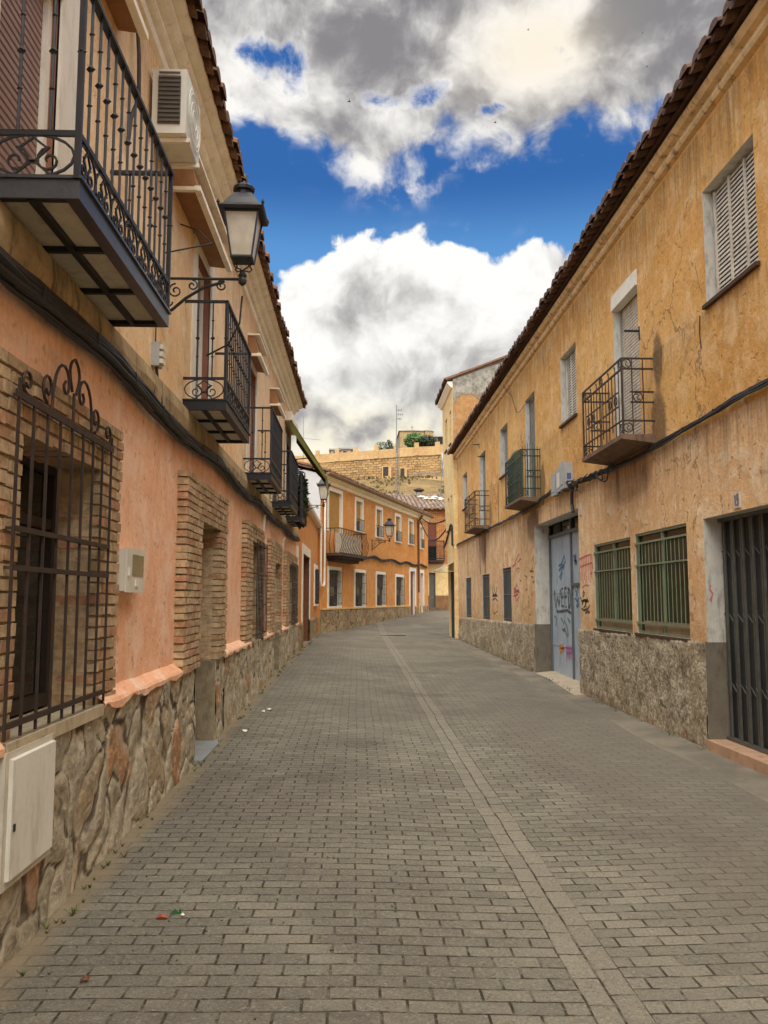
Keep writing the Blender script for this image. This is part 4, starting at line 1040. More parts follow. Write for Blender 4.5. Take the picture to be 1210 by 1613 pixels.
# ------------------------------------------------------------------ the ochre house on the right
RZ = lambda s: interp(((6, -.45), (8.4, -.455), (13.5, -.50), (17, -.53), (29.5, -.69)), s)     # top of its rough base
def build_right():
    H = thing('town_house', 'long two-storey ochre house with grey window reveals and a roughcast base along the right side', 'house', (3.7, 14, -1.57))
    S0, S1 = -9, 29.7
    up = [((RR(1190,300)[0], RR(1110,400)[0]), 3.03, 4.27), ((RR(1005,500)[0], RR(965.6,500)[0]), 2.0, 4.27), ((RR(908,600)[0], RR(883,600)[0]), 3.04, 4.27),
          ((RR(842.4,650)[0], RR(827,650)[0]), 2.0, 4.25), ((RR(800,720)[0], RR(788,720)[0]), 3.02, 4.25), ((RR(765,740)[0], RR(755.5,740)[0]), 2.0, 4.2), ((RR(736,770)[0], RR(729,770)[0]), 3.0, 4.18),
          ((4.2, 5.3), 3.03, 4.27), ((.4, 1.4), 2.0, 4.27)]
    ups = [(a, b, c, e, .16) for (a, b), c, e in up]
    w, r = facade(TR, S0, S1, 1.80, 5.05, ups); shell(w, S0, S1, -2.4, 5.05, 8)
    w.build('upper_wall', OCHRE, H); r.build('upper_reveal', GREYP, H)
    gate = (6.3, 8.57, -3, .828, .24); gar = (13.47, 16.86, -3, 1.47, .30)
    G1 = (RR(1085,930)[0], RR(1002.7,930)[0], -.445, .828, .06); G2 = (RR(995,930)[0], RR(937.3,930)[0], -.455, .81, .06)
    sm = [(RR(805.6,930)[0], RR(792,930)[0], -.56, .73, .10), (RR(771.4,930)[0], RR(760,930)[0], -.59, .66, .10), (RR(742.4,930)[0], RR(734,930)[0], -.62, .65, .10)]
    w, r = facade(TR, S0, S1, -2.4, 1.80, [gate, gar, G1, G2] + sm)
    w.build('lower_wall', SANDY, H); r.build('lower_reveal', GREYP, H)
    rough_skin(TR, 2.0, 6.3, -1.95, -.45, [], .028, .06, .018, RZ).build('roughcast_base', ROUGHCAST, H, smooth=True)
    rough_skin(TR, 8.57, 13.47, -1.95, -.45, [], .034, .035, .030, RZ).build('roughcast_base', ROUGHCAST, H, smooth=True)
    rough_skin(TR, 16.86, S1 - .3, -1.95, -.5, [], .034, .06, .030, RZ).build('roughcast_base', ROUGHCAST, H, smooth=True)
    for o in (gate, gar):
        for s, g in ((o[0], 1), (o[1], -1)): m = MB(TR); m.box(min(s, s + g*.006), max(s, s + g*.006), -o[4] + .01, .03, -1.95, RZ(s)); m.build('jamb_base', DARKGREY, H)
    # cornice and roof
    m = MB(TR)
    m.sweep([(0, 4.99), (.055, 5.0), (.075, 5.025), (.075, 5.065), (.05, 5.08), (.06, 5.10), (.12, 5.115), (.155, 5.15), (.155, 5.19), (.13, 5.205), (0, 5.205)], frange(S0, S1, 3))
    m.build('cornice', STONE_R, H)
    roof(TR, S0, S1 + .15, .36, 5.21, 4.2, 1.5, .23, TILE, H, course=.5)
    # upper openings
    sill = simple('dark_sill', srgb(78,54,40), .85, 0, .2, 8, .3)
    for i, (a, b, c, e, dp) in enumerate(ups):
        if i in (0, 2, 7):
            s = slats(TR, a + .04, b - .03, c + .02, e - .02, -.115, .047, .016, .006, (.02, .34, .66, .98)).build('shutter', WOODW, H)
        elif i in (1, 3, 5, 8):
            s = rollblind(TR, a + .02, b - .02, c, e - (.2 if i == 1 else 0), -.13, .045, .012).build('balcony_door', WOODW if i == 1 else BLIND_G, H)
            frame(TR, a, b, c, e, -.15, -.10, .05).build('door_frame', BLIND_G, s)
        else:
            s = slats(TR, a + .03, b - .03, c + .02, e - .02, -.12, .06, .016).build('shutter', BLIND_G, H)
        if i in (0, 2, 4, 6, 7):
            m = MB(TR); m.box(a - .03, b + .02, -.14, .045, c - .035, c + .004); m.build('window_sill', sill, H)
        bk = MB(TR); bk.quad((a, -.165, c), (b, -.165, c), (b, -.165, e), (a, -.165, e)); bk.build('dark_recess', DARKDOOR, s)
    m = MB(TR); a, b = ups[1][:2]; m.hexa([(a - .01, -.10, 4.06), (a - .01, -.1, 4.275), (a - .01, .03, 4.06), (a - .01, .02, 4.275), (b + .01, -.10, 4.06), (b + .01, -.1, 4.275), (b + .01, .03, 4.06), (b + .01, .02, 4.275)]); m.build('shutter_box', WHITE, H)
    # balconies
    for i, (a, b) in enumerate(((at_x(1031, 630, 3.64).y, at_x(915.5, 675, 3.22).y), (at_x(852, 740, 3.64).y, at_x(794.5, 770, 3.22).y), (at_x(771, 800, 3.64).y, at_x(731, 820, 3.22).y))): right_balcony(H, a, b, .42, i)
    # green ground-floor windows
    gi = simple('green_iron', srgb(132,142,112), .5, .1, .2, 8, .1, srgb(96,86,60), .35)
    for o in (G1, G2):
        a, b, c, e = o[:4]
        p = pane(TR, a, b, c, e, -.055).build('window', GREENGLASS, H)
        frame(TR, a, b, c, e, -.05, -.012, .03, (.47,)).build('frame', gi, p)
        m = MB(TR); nb = 14
        for k in range(1, nb):
            s = a + (b - a)*k/nb; m.box(s - .0038, s + .0038, -.008, -.001, c + .12, e - .13)
        for z in (c + .13, e - .13): m.box(a, b, -.006, .010, z - .012, z + .012)
        m.box(a, b, -.007, .008, e - .42, e - .40)
        m.build('grille', gi, p)
        fl = MB(TR)
        for s_, w_ in ((a + (b-a)*.04, .25), (a + (b-a)*.52, .23)): fl.box(s_, s_ + (b - a)*w_*1.6, -.05, -.03, c + .02, c + .16)
        fl.build('lower_panel', simple('dusty_panel', srgb(150,128,104), .8, 0, .2, 8), p)
        m = MB(TR); m.box(a - .01, b + .01, -.06, .04, c - .03, c - .001); m.build('window_sill', sill, p)
    for o in sm:
        a, b, c, e = o[:4]
        p = pane(TR, a, b, c, e, -.095).build('window', DARKDOOR, H)
        frame(TR, a, b, c, e, -.09, -.03, .045).build('frame', IRON_B, p)
        grille(TR, a + .05, b - .05, c, e, -.02, 8, (c + .06, (c + e)/2, e - .06), p, STEEL, .009, -.05)
    # garage doors of pale blue sheet steel
    a, b = gar[0], gar[1]; zt = 1.20; mid = RR(902.5, 930, -.33)[0]
    m = MB(TR); m.box(a, b, -.36, -.33, -2, zt)
    for s in [RR(840 + q/5.375, 860, -.33)[0] for q in (196, 247)]: m.box(s - .006, s + .006, -.33, -.322, .15, zt - .04)
    for z in (.11, -.92): m.box(mid + .03, b - .05, -.33, -.322, z - .012, z + .012)
    m.box(a + .05, mid - .03, -.33, -.322, -.0, .02)
    G = m.build('garage_door', BLUEDOOR, H)
    m = MB(TR); m.box(mid - .035, mid + .035, -.33, -.30, -1.6, 1.47); m.box(a, mid - .035, -.33, -.30, .22, .27); m.box(a + .03, a + .07, -.33, -.305, -1.55, .22); m.box(b - .06, b, -.33, -.29, -1.6, zt); m.box(a, b, -.35, -.28, zt, zt + .06)
    m.build('door_frame', simple('grey_door_frame', srgb(98,104,108), .6, .1, .15), G)
    m = MB(TR); m.box(a, b, -.36, -.345, zt + .06, 1.47); m.build('transom', GLASS, G)
    m = MB(TR)
    for k in range(3): m.box(a + (b-a)*(k+1)/4 - .01, a + (b-a)*(k+1)/4 + .01, -.345, -.32, zt + .06, 1.47)
    m.build('transom_bar', DARKDOOR, G)
    m = MB(TR); m.hexa([(a - .2, -.4, -1.9), (a - .2, -.4, -1.47), (a - .2, .42, -1.9), (a - .2, .32, -1.545), (b + .2, -.4, -1.9), (b + .2, -.4, -1.45), (b + .2, .42, -1.9), (b + .2, .32, -1.53)])
    m.build('threshold', simple('pale_threshold', srgb(182,168,144), .9, 0, .15, 4, .4, srgb(118,104,82), .5), H)
    # folding gate at number 19
    a, b = gate[0], gate[1]; zg0 = -1.42
    m = MB(TR); nb = 22
    for k in range(nb + 1):
        s = a + (b - a)*k/nb; dq = -.17 if k % 2 else -.20; m.box(s - .014, s + .014, dq - .008, dq + .008, zg0, .80)
        for z in (-.9, -.2, .45): m.bar((s, -.185, z - .04), (s + (b - a)/nb, -.185, z + .04), .006)
    m.box(a, b, -.21, -.15, zg0 - .02, zg0 + .012); m.box(a, b, -.21, -.15, .79, .825)
    G = m.build('folding_gate', GATEST, H)
    pane(TR, a, b, zg0, .83, -.23).build('gate_backing', DARKDOOR, G)
    m = MB(TR); m.box(a - .0, b, -.3, .06, -1.95, zg0 - .02); m.build('doorstep', simple('pink_step', srgb(186,150,120), .9, 0, .15, 5, .4, srgb(120,92,68), .5), H)
    # graffiti, sprayed on plaster and steel
    graffiti(H, G)
    return H
def right_balcony(H, a, b, pr, i):
    zs0, zs1 = 1.90, 1.99
    m = MB(TR); pts = []
    for s, q in ((a, -1), (b, 1)):
        pts += [(s, 0, zs0 - .02), (s, 0, zs1), (s, pr, zs1 - .055), (s, pr, zs1)]
    m.hexa(pts); B = m.build('balcony', CONCRETE, H)
    zt = zs1 + .95; dq = pr - .03
    m = MB(TR); tr = .010
    a2, b2 = a + .02, b - .02
    for z in (zt, zt - .13): m.box(a2, b2, dq - tr, dq + tr, z - tr, z + tr)
    m.box(a2, b2, dq - tr, dq + tr, zs1 + .17, zs1 + .185)
    for s in (a2, b2):
        for z in (zt, zt - .13, zs1 + .17): m.box(s - tr, s + tr, 0, dq - tr, z - tr, z + tr)
        for z in (zs1 + .40, zs1 + .53): m.box(s - tr*.9, s + tr*.9, 0, dq*.74, z - tr, z + tr)
        m.box(s - .011, s + .011, dq - .011, dq + .011, zs1, zt)
        for f in (.33, .68): m.bar((s, dq*f, zs1), (s, dq*f, zt), .008)
    nb = 13
    for k in range(1, nb):
        s = a2 + (b2 - a2)*k/nb
        z0, z1 = (zs1 if k % 3 else zs1 + .09), (zt - .13 if k % 2 else zt - .05)
        m.bar((s, dq, z0), (s, dq, z1), .0075)
        if not k % 2: m.tube([(s + q[0], dq, q[1]) for q in spiral((0.018, z1), .02, .8, math.pi, 8, .4, -1)], .006, 4)
    for z in (zs1 + .38, zs1 + .56):
        m.box(a2 + .18, a2 + .82, dq - .008, dq + .008, z - .008, z + .008); m.box(b2 - .82, b2 - .18, dq - .008, dq + .008, z - .008, z + .008)
    p = m
    def ring(c, u0, z, r_=.056):
        f = (lambda q: (q[0], dq, q[1])) if c == 'f' else (lambda q: (c, q[0], q[1]))
        p.tube([f((u0 + r_*math.cos(2*math.pi*k/16), z + r_*math.sin(2*math.pi*k/16))) for k in range(16)], .008, 4, close=True)
        p.tube([f(q) for q in ((u0 + .03, z + .03), (u0 + .005, z + .035), (u0 - .005, z + .015), (u0 + .008, z), (u0 + .012, z - .02), (u0 - .01, z - .035), (u0 - .028, z - .03))], .0065, 4)
    for s in (a2, b2):
        ring(s, dq*.84, zt - .065); ring(s, dq*.5, zs1 + .465); ring(s, dq*.84, zs1 + .085)
    for u in (a2 + .08, b2 - .08, (a2 + b2)/2): ring('f', u, zt - .065)
    for u in (a2 + .5, b2 - .5, a2 + .27, b2 - .27): ring('f', u, zs1 + .47)
    for u in (a2 + .08, b2 - .08): ring('f', u, zs1 + .085)
    p.build('railing', IRON_B if i != 1 else simple('green_grey_iron', srgb(50,58,52), .5, .2, .2), B)
    if i == 1:                                    # green mesh tied inside the rail of the middle balcony
        m = MB(TR); nn = 26
        for k in range(nn):
            s = a2 + .03 + (b2 - a2 - .06)*k/nn; st = (b2 - a2 - .06)/nn
            bulge = .10*math.sin(math.pi*k/nn)
            m.box(s, s + st*.11, dq - .05 + bulge*.1, dq - .04 + bulge*.1, zs1 + .02, zt + bulge)
        for k in range(18):
            z = zs1 + .03 + k*.055; m.box(a2 + .03, b2 - .03, dq - .052, dq - .046, z, z + .008)
        for k in range(8):
            d_ = dq*k/8; m.box(a2 + .02, a2 + .028, d_, d_ + .012, zs1 + .02, zt + .12*math.sin(math.pi*k/8) + .02)
        m.build('green_mesh', simple('green_mesh', srgb(66,92,66), .8, 0, .2), B)
def ribbon(m, pts, w, d):
    """a sprayed stroke: flat ribbon of width w lying d in front of the wall"""
    n = len(pts); ids = []
    for k, (s, z) in enumerate(pts):
        a = pts[max(0, k-1)]; b = pts[min(n-1, k+1)]; t = Vector((b[0]-a[0], b[1]-a[1])); t = t.normalized() if t.length > 1e-6 else Vector((1, 0)); q = Vector((-t.y, t.x))*w*.5*random.uniform(.75, 1.2)
        ids.append((m.p(s + q.x, d, z + q.y), m.p(s - q.x, d, z - q.y)))
    for a, b in zip(ids, ids[1:]): m.f.append([a[0], b[0], b[1], a[1]])
def scrawl(m, s0, s1, z0, z1, n, w, d, seed):
    rnd = random.Random(seed)
    for k in range(n):
        cx, cz = rnd.uniform(s0, s1), rnd.uniform(z0, z1); a = rnd.uniform(0, 6.3); pts = []
        r_ = rnd.uniform(.25, .6); tw = rnd.choice((-1, 1))*rnd.uniform(.25, .6)
        for i in range(9):
            a += tw*(1 if i < 5 else -1.2); cx += math.cos(a)*(s1-s0)*.12*r_*2; cz += math.sin(a)*(z1-z0)*.12*r_*2
            pts.append((min(s1, max(s0, cx)), min(z1, max(z0, cz))))
        ribbon(m, pts, w, d)
def graffiti(H, G):
    rnd = random.Random(3)
    def pnt(nm, c):                               # thin sprayed paint: it lets the wall through in places
        def fn(n, bs):
            o = n.obj(); bs.inputs['Base Color'].default_value = (*c, 1); bs.inputs['Roughness'].default_value = .7
            n.link(n.noise(o, 9, 6, .7).step(.64, .34)*.42 + .52, bs.inputs['Alpha'])
        return mat(nm, fn)
    BLK = pnt('black_spray', srgb(40,38,40)); BLU = pnt('blue_spray', srgb(84,126,170)); PNK = pnt('pink_spray', srgb(222,120,138)); GRN = pnt('green_spray', srgb(74,112,98))
    MAG = pnt('magenta_spray', srgb(206,120,190)); ORG_ = pnt('orange_spray', srgb(222,150,74)); PUR = pnt('purple_spray', srgb(84,66,110)); RED = pnt('red_spray', srgb(196,96,72)); DGR = pnt('moss_spray', srgb(84,84,54))
    # the word on the blue door; along the right wall s grows away from the camera, so text runs from large s to small
    gd = -.320
    def D(px, py): return RR(px, py, gd)
    m = MB(TR)
    def S(pts, w=.05): ribbon(m, [D(840 + x/5.375, 780 + y/5.375) for x, y in pts], w, gd)
    S([(178,805), (182,880), (192,950), (200,890), (206,850), (212,900), (218,945), (224,860), (228,795)])
    S([(252,790), (236,795), (238,860), (240,940), (258,938)]); S([(239,862), (256,858)])
    S([(280,782), (264,788), (266,858), (268,945), (284,945)]); S([(267,860), (282,855)])
    S([(294,780), (297,860), (300,960)], .06); S([(292,790), (306,800), (314,850), (314,920), (300,962)], .055)
    S([(196,962), (200,985), (240,982), (290,975), (318,1000)], .05)
    m.build('graffiti', BLK, G)
    m = MB(TR); a = D(840 + 210/5.375, 780 + 610/5.375); b = D(840 + 272/5.375, 780 + 600/5.375)
    for pts in ([(215,600), (240,580), (262,510), (270,560), (250,600), (215,640)], [(225,590), (240,640), (222,700)], [(240,560), (250,620), (262,590)], [(245,640), (232,720)]):
        S2 = [D(840 + x/5.375, 780 + y/5.375) for x, y in pts]; ribbon(m, S2, .05, gd)
    for pts in ([(360,760), (378,790), (362,840), (382,870), (366,950)], [(352,800), (372,830), (356,880), (380,900)], [(366,940), (386,930)]): ribbon(m, [D(840 + x/5.375, 780 + y/5.375) for x, y in pts], .05, gd)
    m.build('graffiti', BLU, G)
    m = MB(TR)
    for pts in ([(340,510), (356,540), (366,590)], [(350,500), (344,550), (368,560)], [(360,500), (352,590)]): ribbon(m, [D(840 + x/5.375, 780 + y/5.375) for x, y in pts], .05, gd)
    m.build('graffiti', PUR, G)
    m = MB(TR)
    for pts in ([(180,1020), (196,1050), (190,1110)], [(235,1040), (262,1090), (240,1130), (270,1150), (290,1200)], [(270,1010), (262,1060), (285,1110), (296,1190)], [(290,1040), (312,1080)], [(250,1150), (272,1120)]): ribbon(m, [D(840 + x/5.375, 780 + y/5.375) for x, y in pts], .045, gd)
    m.build('graffiti', GRN, G)
    m = MB(TR); S3 = lambda pts, w: ribbon(m, [D(840 + x/5.375, 780 + y/5.375) for x, y in pts], w, gd)
    S3([(220,1280), (258,1285)], .10); S3([(222,1310), (258,1305)], .09); S3([(226,1335), (240,1330)], .05); m.build('graffiti', ORG_, G)
    m = MB(TR)
    for x in (278, 290, 302, 316, 330, 342): S3([(x, 1270 + (x % 7)*2), (x + 6, 1340), (x + 4, 1380 + (x % 5)*8)], .055)
    S3([(276,1290), (345,1300)], .05); S3([(280,1340), (340,1330)], .05); m.build('graffiti', MAG, G)
    wd = .003
    def Wm(ox, oy, sc_): return lambda pts, w, m: ribbon(m, [RR(ox + x/sc_, oy + y/sc_, wd) for x, y in pts], w, wd)
    g = Wm(840, 780, 5.375); m = MB(TR)
    for k, x in enumerate((392, 406, 420, 436, 450, 466, 482, 494)): g([(x, 530 - k*5), (x + 6, 600), (x - 2, 660 + (k*37 % 60)), (x + 4, 700 + (k*23 % 50))], .03, m)
    g([(390,545), (430,520), (490,500)], .03, m); g([(395,610), (440,590), (500,570)], .03, m); g([(480,665), (500,658)], .03, m); g([(415,785), (440,760), (475,765)], .035, m)
    m.build('graffiti', PNK, H)
    m = MB(TR)
    for pts in ([(420,840), (425,815), (436,830), (428,850), (418,860)], [(400,860), (410,900), (440,890), (470,900)], [(412,930), (430,880), (446,920), (460,870)], [(408,960), (430,975), (465,960), (478,930)], [(440,1000), (455,985), (478,992)], [(450,880), (440,940), (425,950)]): g(pts, .04, m)
    m.build('graffiti', BLK, H)
    h = Wm(700, 850, 6.722); m = MB(TR)
    for pts in ([(750,240), (770,190), (790,150), (800,200), (775,240), (815,200)], [(715,290), (740,270), (760,250)], [(760,330), (780,300), (800,310), (785,350)], [(740,540), (770,470), (785,520), (760,600), (735,560), (790,540), (795,600), (765,650), (750,600)], [(730,600), (780,580)], [(745,500), (760,640)], [(735,520), (795,560)]): h(pts, .045, m)
    m.build('graffiti', PNK, H)
    m = MB(TR)
    for pts in ([(505,490), (510,560), (530,590), (550,560), (560,500)], [(525,480), (535,560)], [(510,590), (560,585)], [(508,600), (562,598)], [(510,640), (540,620), (565,650)]): h(pts, .045, m)
    m.build('graffiti', PUR, H)
    m = MB(TR)
    for pts in ([(510,680), (508,740), (525,790), (560,760), (570,690)], [(945,180), (925,230), (935,300), (915,350)], [(905,330), (945,340)], [(920,390), (950,400), (930,460), (955,440)], [(850,380), (880,400), (865,430)], [(800,430), (815,440)], [(860,540), (880,520)], [(890,600), (905,640), (890,670)], [(840,740), (850,735)], [(895,800), (905,790), (915,805)]): h(pts, .028, m)
    m.build('graffiti', DGR, H)
    m = MB(TR); v = Wm(880, 700, 2.933)
    q = lambda pts, w: ribbon(m, [(lambda p: (8.5699, 0, 0))(0)][:0] or [RR(880 + x/2.933, 700 + y/2.933, wd) for x, y in pts], w, wd)
    q([(702,650), (698,668), (712,690), (704,722), (700,712)], .05)
    m.build('graffiti', RED, H)
build_right()

# flat irregular dark patch beside the first balcony: its shade painted on, with stains
def blot(cx, cz, rx, rz, name, seed):
    m = MB(TR); n = 30; c = m.p(cx, .0035, cz); ids = []
    for k in range(n):
        a = 2*math.pi*k/n; f = 1 + .25*mnoise.noise(Vector((math.cos(a)*1.3 + seed, math.sin(a)*1.3, 1)))
        ids.append(m.p(cx + rx*f*math.cos(a), .0035, cz + rz*f*math.sin(a)))
    for k in range(n): m.f.append([c, ids[k], ids[(k+1) % n]])
    return m

# number plates
def plate(px, py, w, h, txt, label, faint=False):
    s, z = RR(px, py)
    t = thing('number_plate', label, 'number plate', (3.6, s, z))
    m = MB(TR); m.box(s - w/2, s + w/2, .0, .012, z - h/2, z + h/2); m.build('plate', simple('enamel_plate', srgb(206,196,184), .4, 0, .12, 14, 0, srgb(140,112,90), .5), t)
    if txt:
        m = MB(TR); d = .0155
        if txt == '19':                           # left of the picture is the larger s
            u = lambda x, y: (s + w*(.5 - x), z + h*(y - .5))
            ribbon(m, [u(.22, .70), u(.34, .84), u(.34, .16)], .016, d)
            ribbon(m, [u(.80, .62), u(.66, .46), u(.54, .62), u(.62, .84), u(.78, .84), u(.82, .62), u(.80, .34), u(.66, .16), u(.54, .22)], .014, d)
        m.build('digits', simple('dark_blue_enamel', srgb(62,64,100), .4), t)
plate(1162, 788, .13, .15, '19', 'small white enamel plate with the number 19 above the folding gate')
plate(914.5, 802, .12, .20, '', 'faded pale plate on the plaster at the corner of the blue garage doors')

# junction boxes and cables on the ochre house
def build_junction():
    s, z = 14.0, RR(903, 752)[1]
    for k, (ds, dz, w, h, dp, lab) in enumerate(((.55, -.02, .26, .36, .14, 'grey junction box, farthest of the three above the garage lintel'), (.22, .03, .28, .40, .12, 'pale grey junction box, middle one of the three above the garage lintel'), (-.12, .05, .26, .44, .15, 'grey junction box with a blue sticker, nearest of the three above the garage lintel'))):
        t = thing('junction_box', lab, 'junction box', (3.55, s + ds, z), 'junction boxes above the garage')
        m = MB(TR); m.box(s + ds - w/2, s + ds + w/2, 0, dp, z + dz - h/2, z + dz + h/2); m.box(s + ds - w/2 - .01, s + ds + w/2 + .01, dp, dp + .012, z + dz - h/2 - .01, z + dz + h/2 + .01); c = m.build('case', GREYPL, t)
        m = MB(TR); m.box(s + ds - w*.38, s + ds + w*.38, dp + .012, dp + .02, z + dz - h*.36, z + dz + h*.30); m.build('cover', PLASTIC if k == 1 else GREYPL, t)
        if k == 2:
            m = MB(TR); m.box(s + ds - .13 - .004, s + ds - .13 - .001, .03, .10, z - .02, z + .08); m.build('sticker', simple('blue_sticker', srgb(70,90,150), .5), t)
build_junction()
CZ = lambda s: interp(((-8, 1.89), (7.3, 1.89), (10.5, 1.80), (12.5, 1.84), (14.9, 1.96), (16.4, 1.90), (18.5, 1.86), (24, 1.87), (29.7, 1.90)), s)
cable_run('cable_bundle', TR, -8, 29.7, CZ, .05, 7, 'black cables pinned along the ochre house below its balconies', .013, .03)
def tangle():
    m = MB(TR); rnd = random.Random(11)
    for k in range(26):
        s = rnd.uniform(11.2, 14.6) if k > 10 else rnd.uniform(13.2, 14.6); z = CZ(s) + .02; ln = rnd.uniform(.35, 1.2); sag = rnd.uniform(.04, .20); d = rnd.uniform(.04, .11)
        m.tube([(s + ln*(i/10 - .5), d + .02*math.sin(i), z + rnd.uniform(-.015, .015) - sag*math.sin(math.pi*i/10)*(.5 + .5*math.sin(k))) for i in range(11)], rnd.uniform(.007, .013), 5)
    m.tube([(13.6, .05, 1.85), (13.62, .06, 1.7), (13.65, .05, 1.55), (13.6, .05, 1.42)], .03, 6)
    tag(m.build('cable_tangle', CABLE), 'tangled black cables under the junction boxes and first right balcony', 'cable')
    for s, z0, z1, lab in ((21.05, 2.95, 1.88, 'thin wire dropping from a far upper window sill to the right cable run'), (24.3, 1.85, .7, 'farther of two thin wires hanging to the middle barred ground window'), (23.3, 1.85, .7, 'nearer of two thin wires hanging to the middle barred ground window'), (27.0, 1.85, .72, 'thin wire hanging down to the farthest barred ground window'), (8.42, 2.98, 2.62, 'short dark wire hanging below the near upper window with slatted shutter')):
        m = MB(TR); m.tube([(s, .012, z0), (s + .02, .015, (z0 + z1)/2), (s, .012, z1)], .006, 4); tag(m.build('loose_wire', CABLE), lab, 'wire', 'thin wires on the ochre wall')
    m = MB(TR)
    m.tube([(19.6, .1, 5.1), (18.9, .03, 4.7), (18.7, .02, 4.45), (18.4, .03, 4.2), (18.0, .03, 4.12), (17.6, .03, 4.15), (17.35, -.05, 4.22), (17.3, -.05, 3.6), (17.32, -.03, 3.0)], .006, 4)
    tag(m.build('loose_wire', CABLE), 'thin wire looping from the right eaves down to the green-meshed balcony door', 'wire', 'thin wires on the ochre wall')
    for s, z in ((23.3, 4.02), (24.3, 4.55), (10.3, 3.43)):
        m = MB(TR); m.box(s - .012, s + .012, 0, .20, z - .012, z + .012); m.box(s - .01, s + .01, .0, .012, z - .12, z + .06)
        tag(m.build('iron_hook', IRON), {23.3: 'small iron hook on the ochre wall beside the third balcony door', 24.3: 'upper iron hook under the eaves of the ochre house, above the third balcony', 10.3: 'short rusty hook beside the near balcony door of the ochre house'}[s], 'hook', 'iron hooks on the ochre wall')
tangle()

# ------------------------------------------------------------------ the taller house beyond
def build_tall():
    H = thing('town_house', 'taller narrow cream house with a patched grey and ochre gable, beyond the ochre house', 'house', (4.5, 32, -1.57))
    Y0, Y1a, Y1b = 29.72, 31.15, 33.4
    zt0 = 7.87
    wins = []
    w = MB(); zs = [-2.4, 1.4, 7.75]
    # street front, its far edge leaning: wider at the top
    def far(z): return Y1a + (Y1b - Y1a)*min(1, max(0, (z + 1.5)/7.5))
    ops = [(29.8, 31.0, -1.45, 1.0, .03), (30.35, 30.85, 5.75, 7.0, .18), (31.75, 32.45, 5.75, 7.0, .18), (30.3, 30.8, 2.55, 3.8, .18), (31.2, 31.8, 2.55, 3.8, .18)]
    f, r = facade(lambda s, d, z: Vector((XT - d, min(s, far(z)), z)), Y0, 33.45, -2.4, 7.8, ops, step=.4)
    # drop the fringe cells past the leaning edge is handled by the clamp above
    f.build('front_wall', CREAM, H); r.build('reveal', CREAM, H)
    m = MB(); ridge = (8.5, 9.95)
    m.f.append([m.p(XT, Y0, 5.0), m.p(12, Y0, 5.0), m.p(12, Y0, 8.4), m.p(ridge[0], Y0, ridge[1]), m.p(XT, Y0, 8.02)])
    m.build('gable_wall', GABLE, H)
    m = MB(); m.quad((XT, Y0, -2.4), (12, Y0, -2.4), (12, Y0, 5.0), (XT, Y0, 5.0)); m.build('gable_base', CREAM, H)
    m = MB(); m.f.append([m.p(XT, far(-2.4), -2.4), m.p(12, far(-2.4), -2.4), m.p(12, Y1b, 8.0), m.p(XT, Y1b, 7.8)]); m.build('far_wall', CREAM, H)
    m = MB(TT); m.sweep([(0, 7.70), (.06, 7.71), (.12, 7.78), (.20, 7.86), (.20, 7.93), (0, 7.93)], [29.75, 33.5]); m.build('cornice', STONE, H)
    roof(TT, 29.68, 33.65, .30, 7.95, 5.4, 2.05, .23, TILE, H, course=.6, depth_back=4)
    m = MB(); m.tube([(XT - .25, Y0 - .02, 7.98), (ridge[0], Y0 - .02, ridge[1] + .12)], .06, 5); m.build('verge_tiles', TILE_L, H)
    for o in ops[1:]:
        p = pane(TT, *o[:4], -.17).build('window', WOODB, H); frame(TT, *o[:4], -.165, -.12, .05).build('frame', WOODD, p)
        m = MB(TT); m.box(o[0] - .03, o[1] + .03, -.15, .05, o[2] - .05, o[2]); m.build('window_sill', WOODD, p)
    o = ops[0]; m = MB(TT); m.box(o[0], o[1], -.09, -.025, -2, o[3])
    for k in range(1, 6): s = o[0] + (o[1]-o[0])*k/6; m.box(s - .01, s + .01, -.025, -.012, -1.45, o[3])
    m.build('door', DARKDOOR, H)
    m = MB(TT); m.box(29.74, 29.79, -.02, .02, -1.7, -.4); m.build('base_band', DARKGREY, H)
    # small tilted canopy over the dark door
    m = MB(TT); m.hexa([(29.8, .0, 1.28), (29.8, .0, 1.31), (29.8, .62, .98), (29.8, .62, 1.0), (31.5, .0, 1.28), (31.5, .0, 1.31), (31.5, .62, .98), (31.5, .62, 1.0)])
    for s in (29.82, 31.46): m.bar((s, .0, .95), (s, .58, 1.0), .012)
    tag(m.build('door_canopy', simple('canopy_sheet', srgb(196,186,168), .5, .1, .15)), 'thin pale canopy tilted over the dark door of the cream house', 'canopy')
    m = MB(TT); m.tube([(29.75, .04, 1.90), (29.95, .04, 1.9), (30.02, .04, 2.62), (30.4, .04, 2.70), (31.2, .04, 2.45), (32.2, .04, 2.1), (32.9, .03, 2.0)], .035, 6)
    tag(m.build('cable_bundle', CABLE), 'thick black cable stepping up the front of the cream house', 'cable')
build_tall()

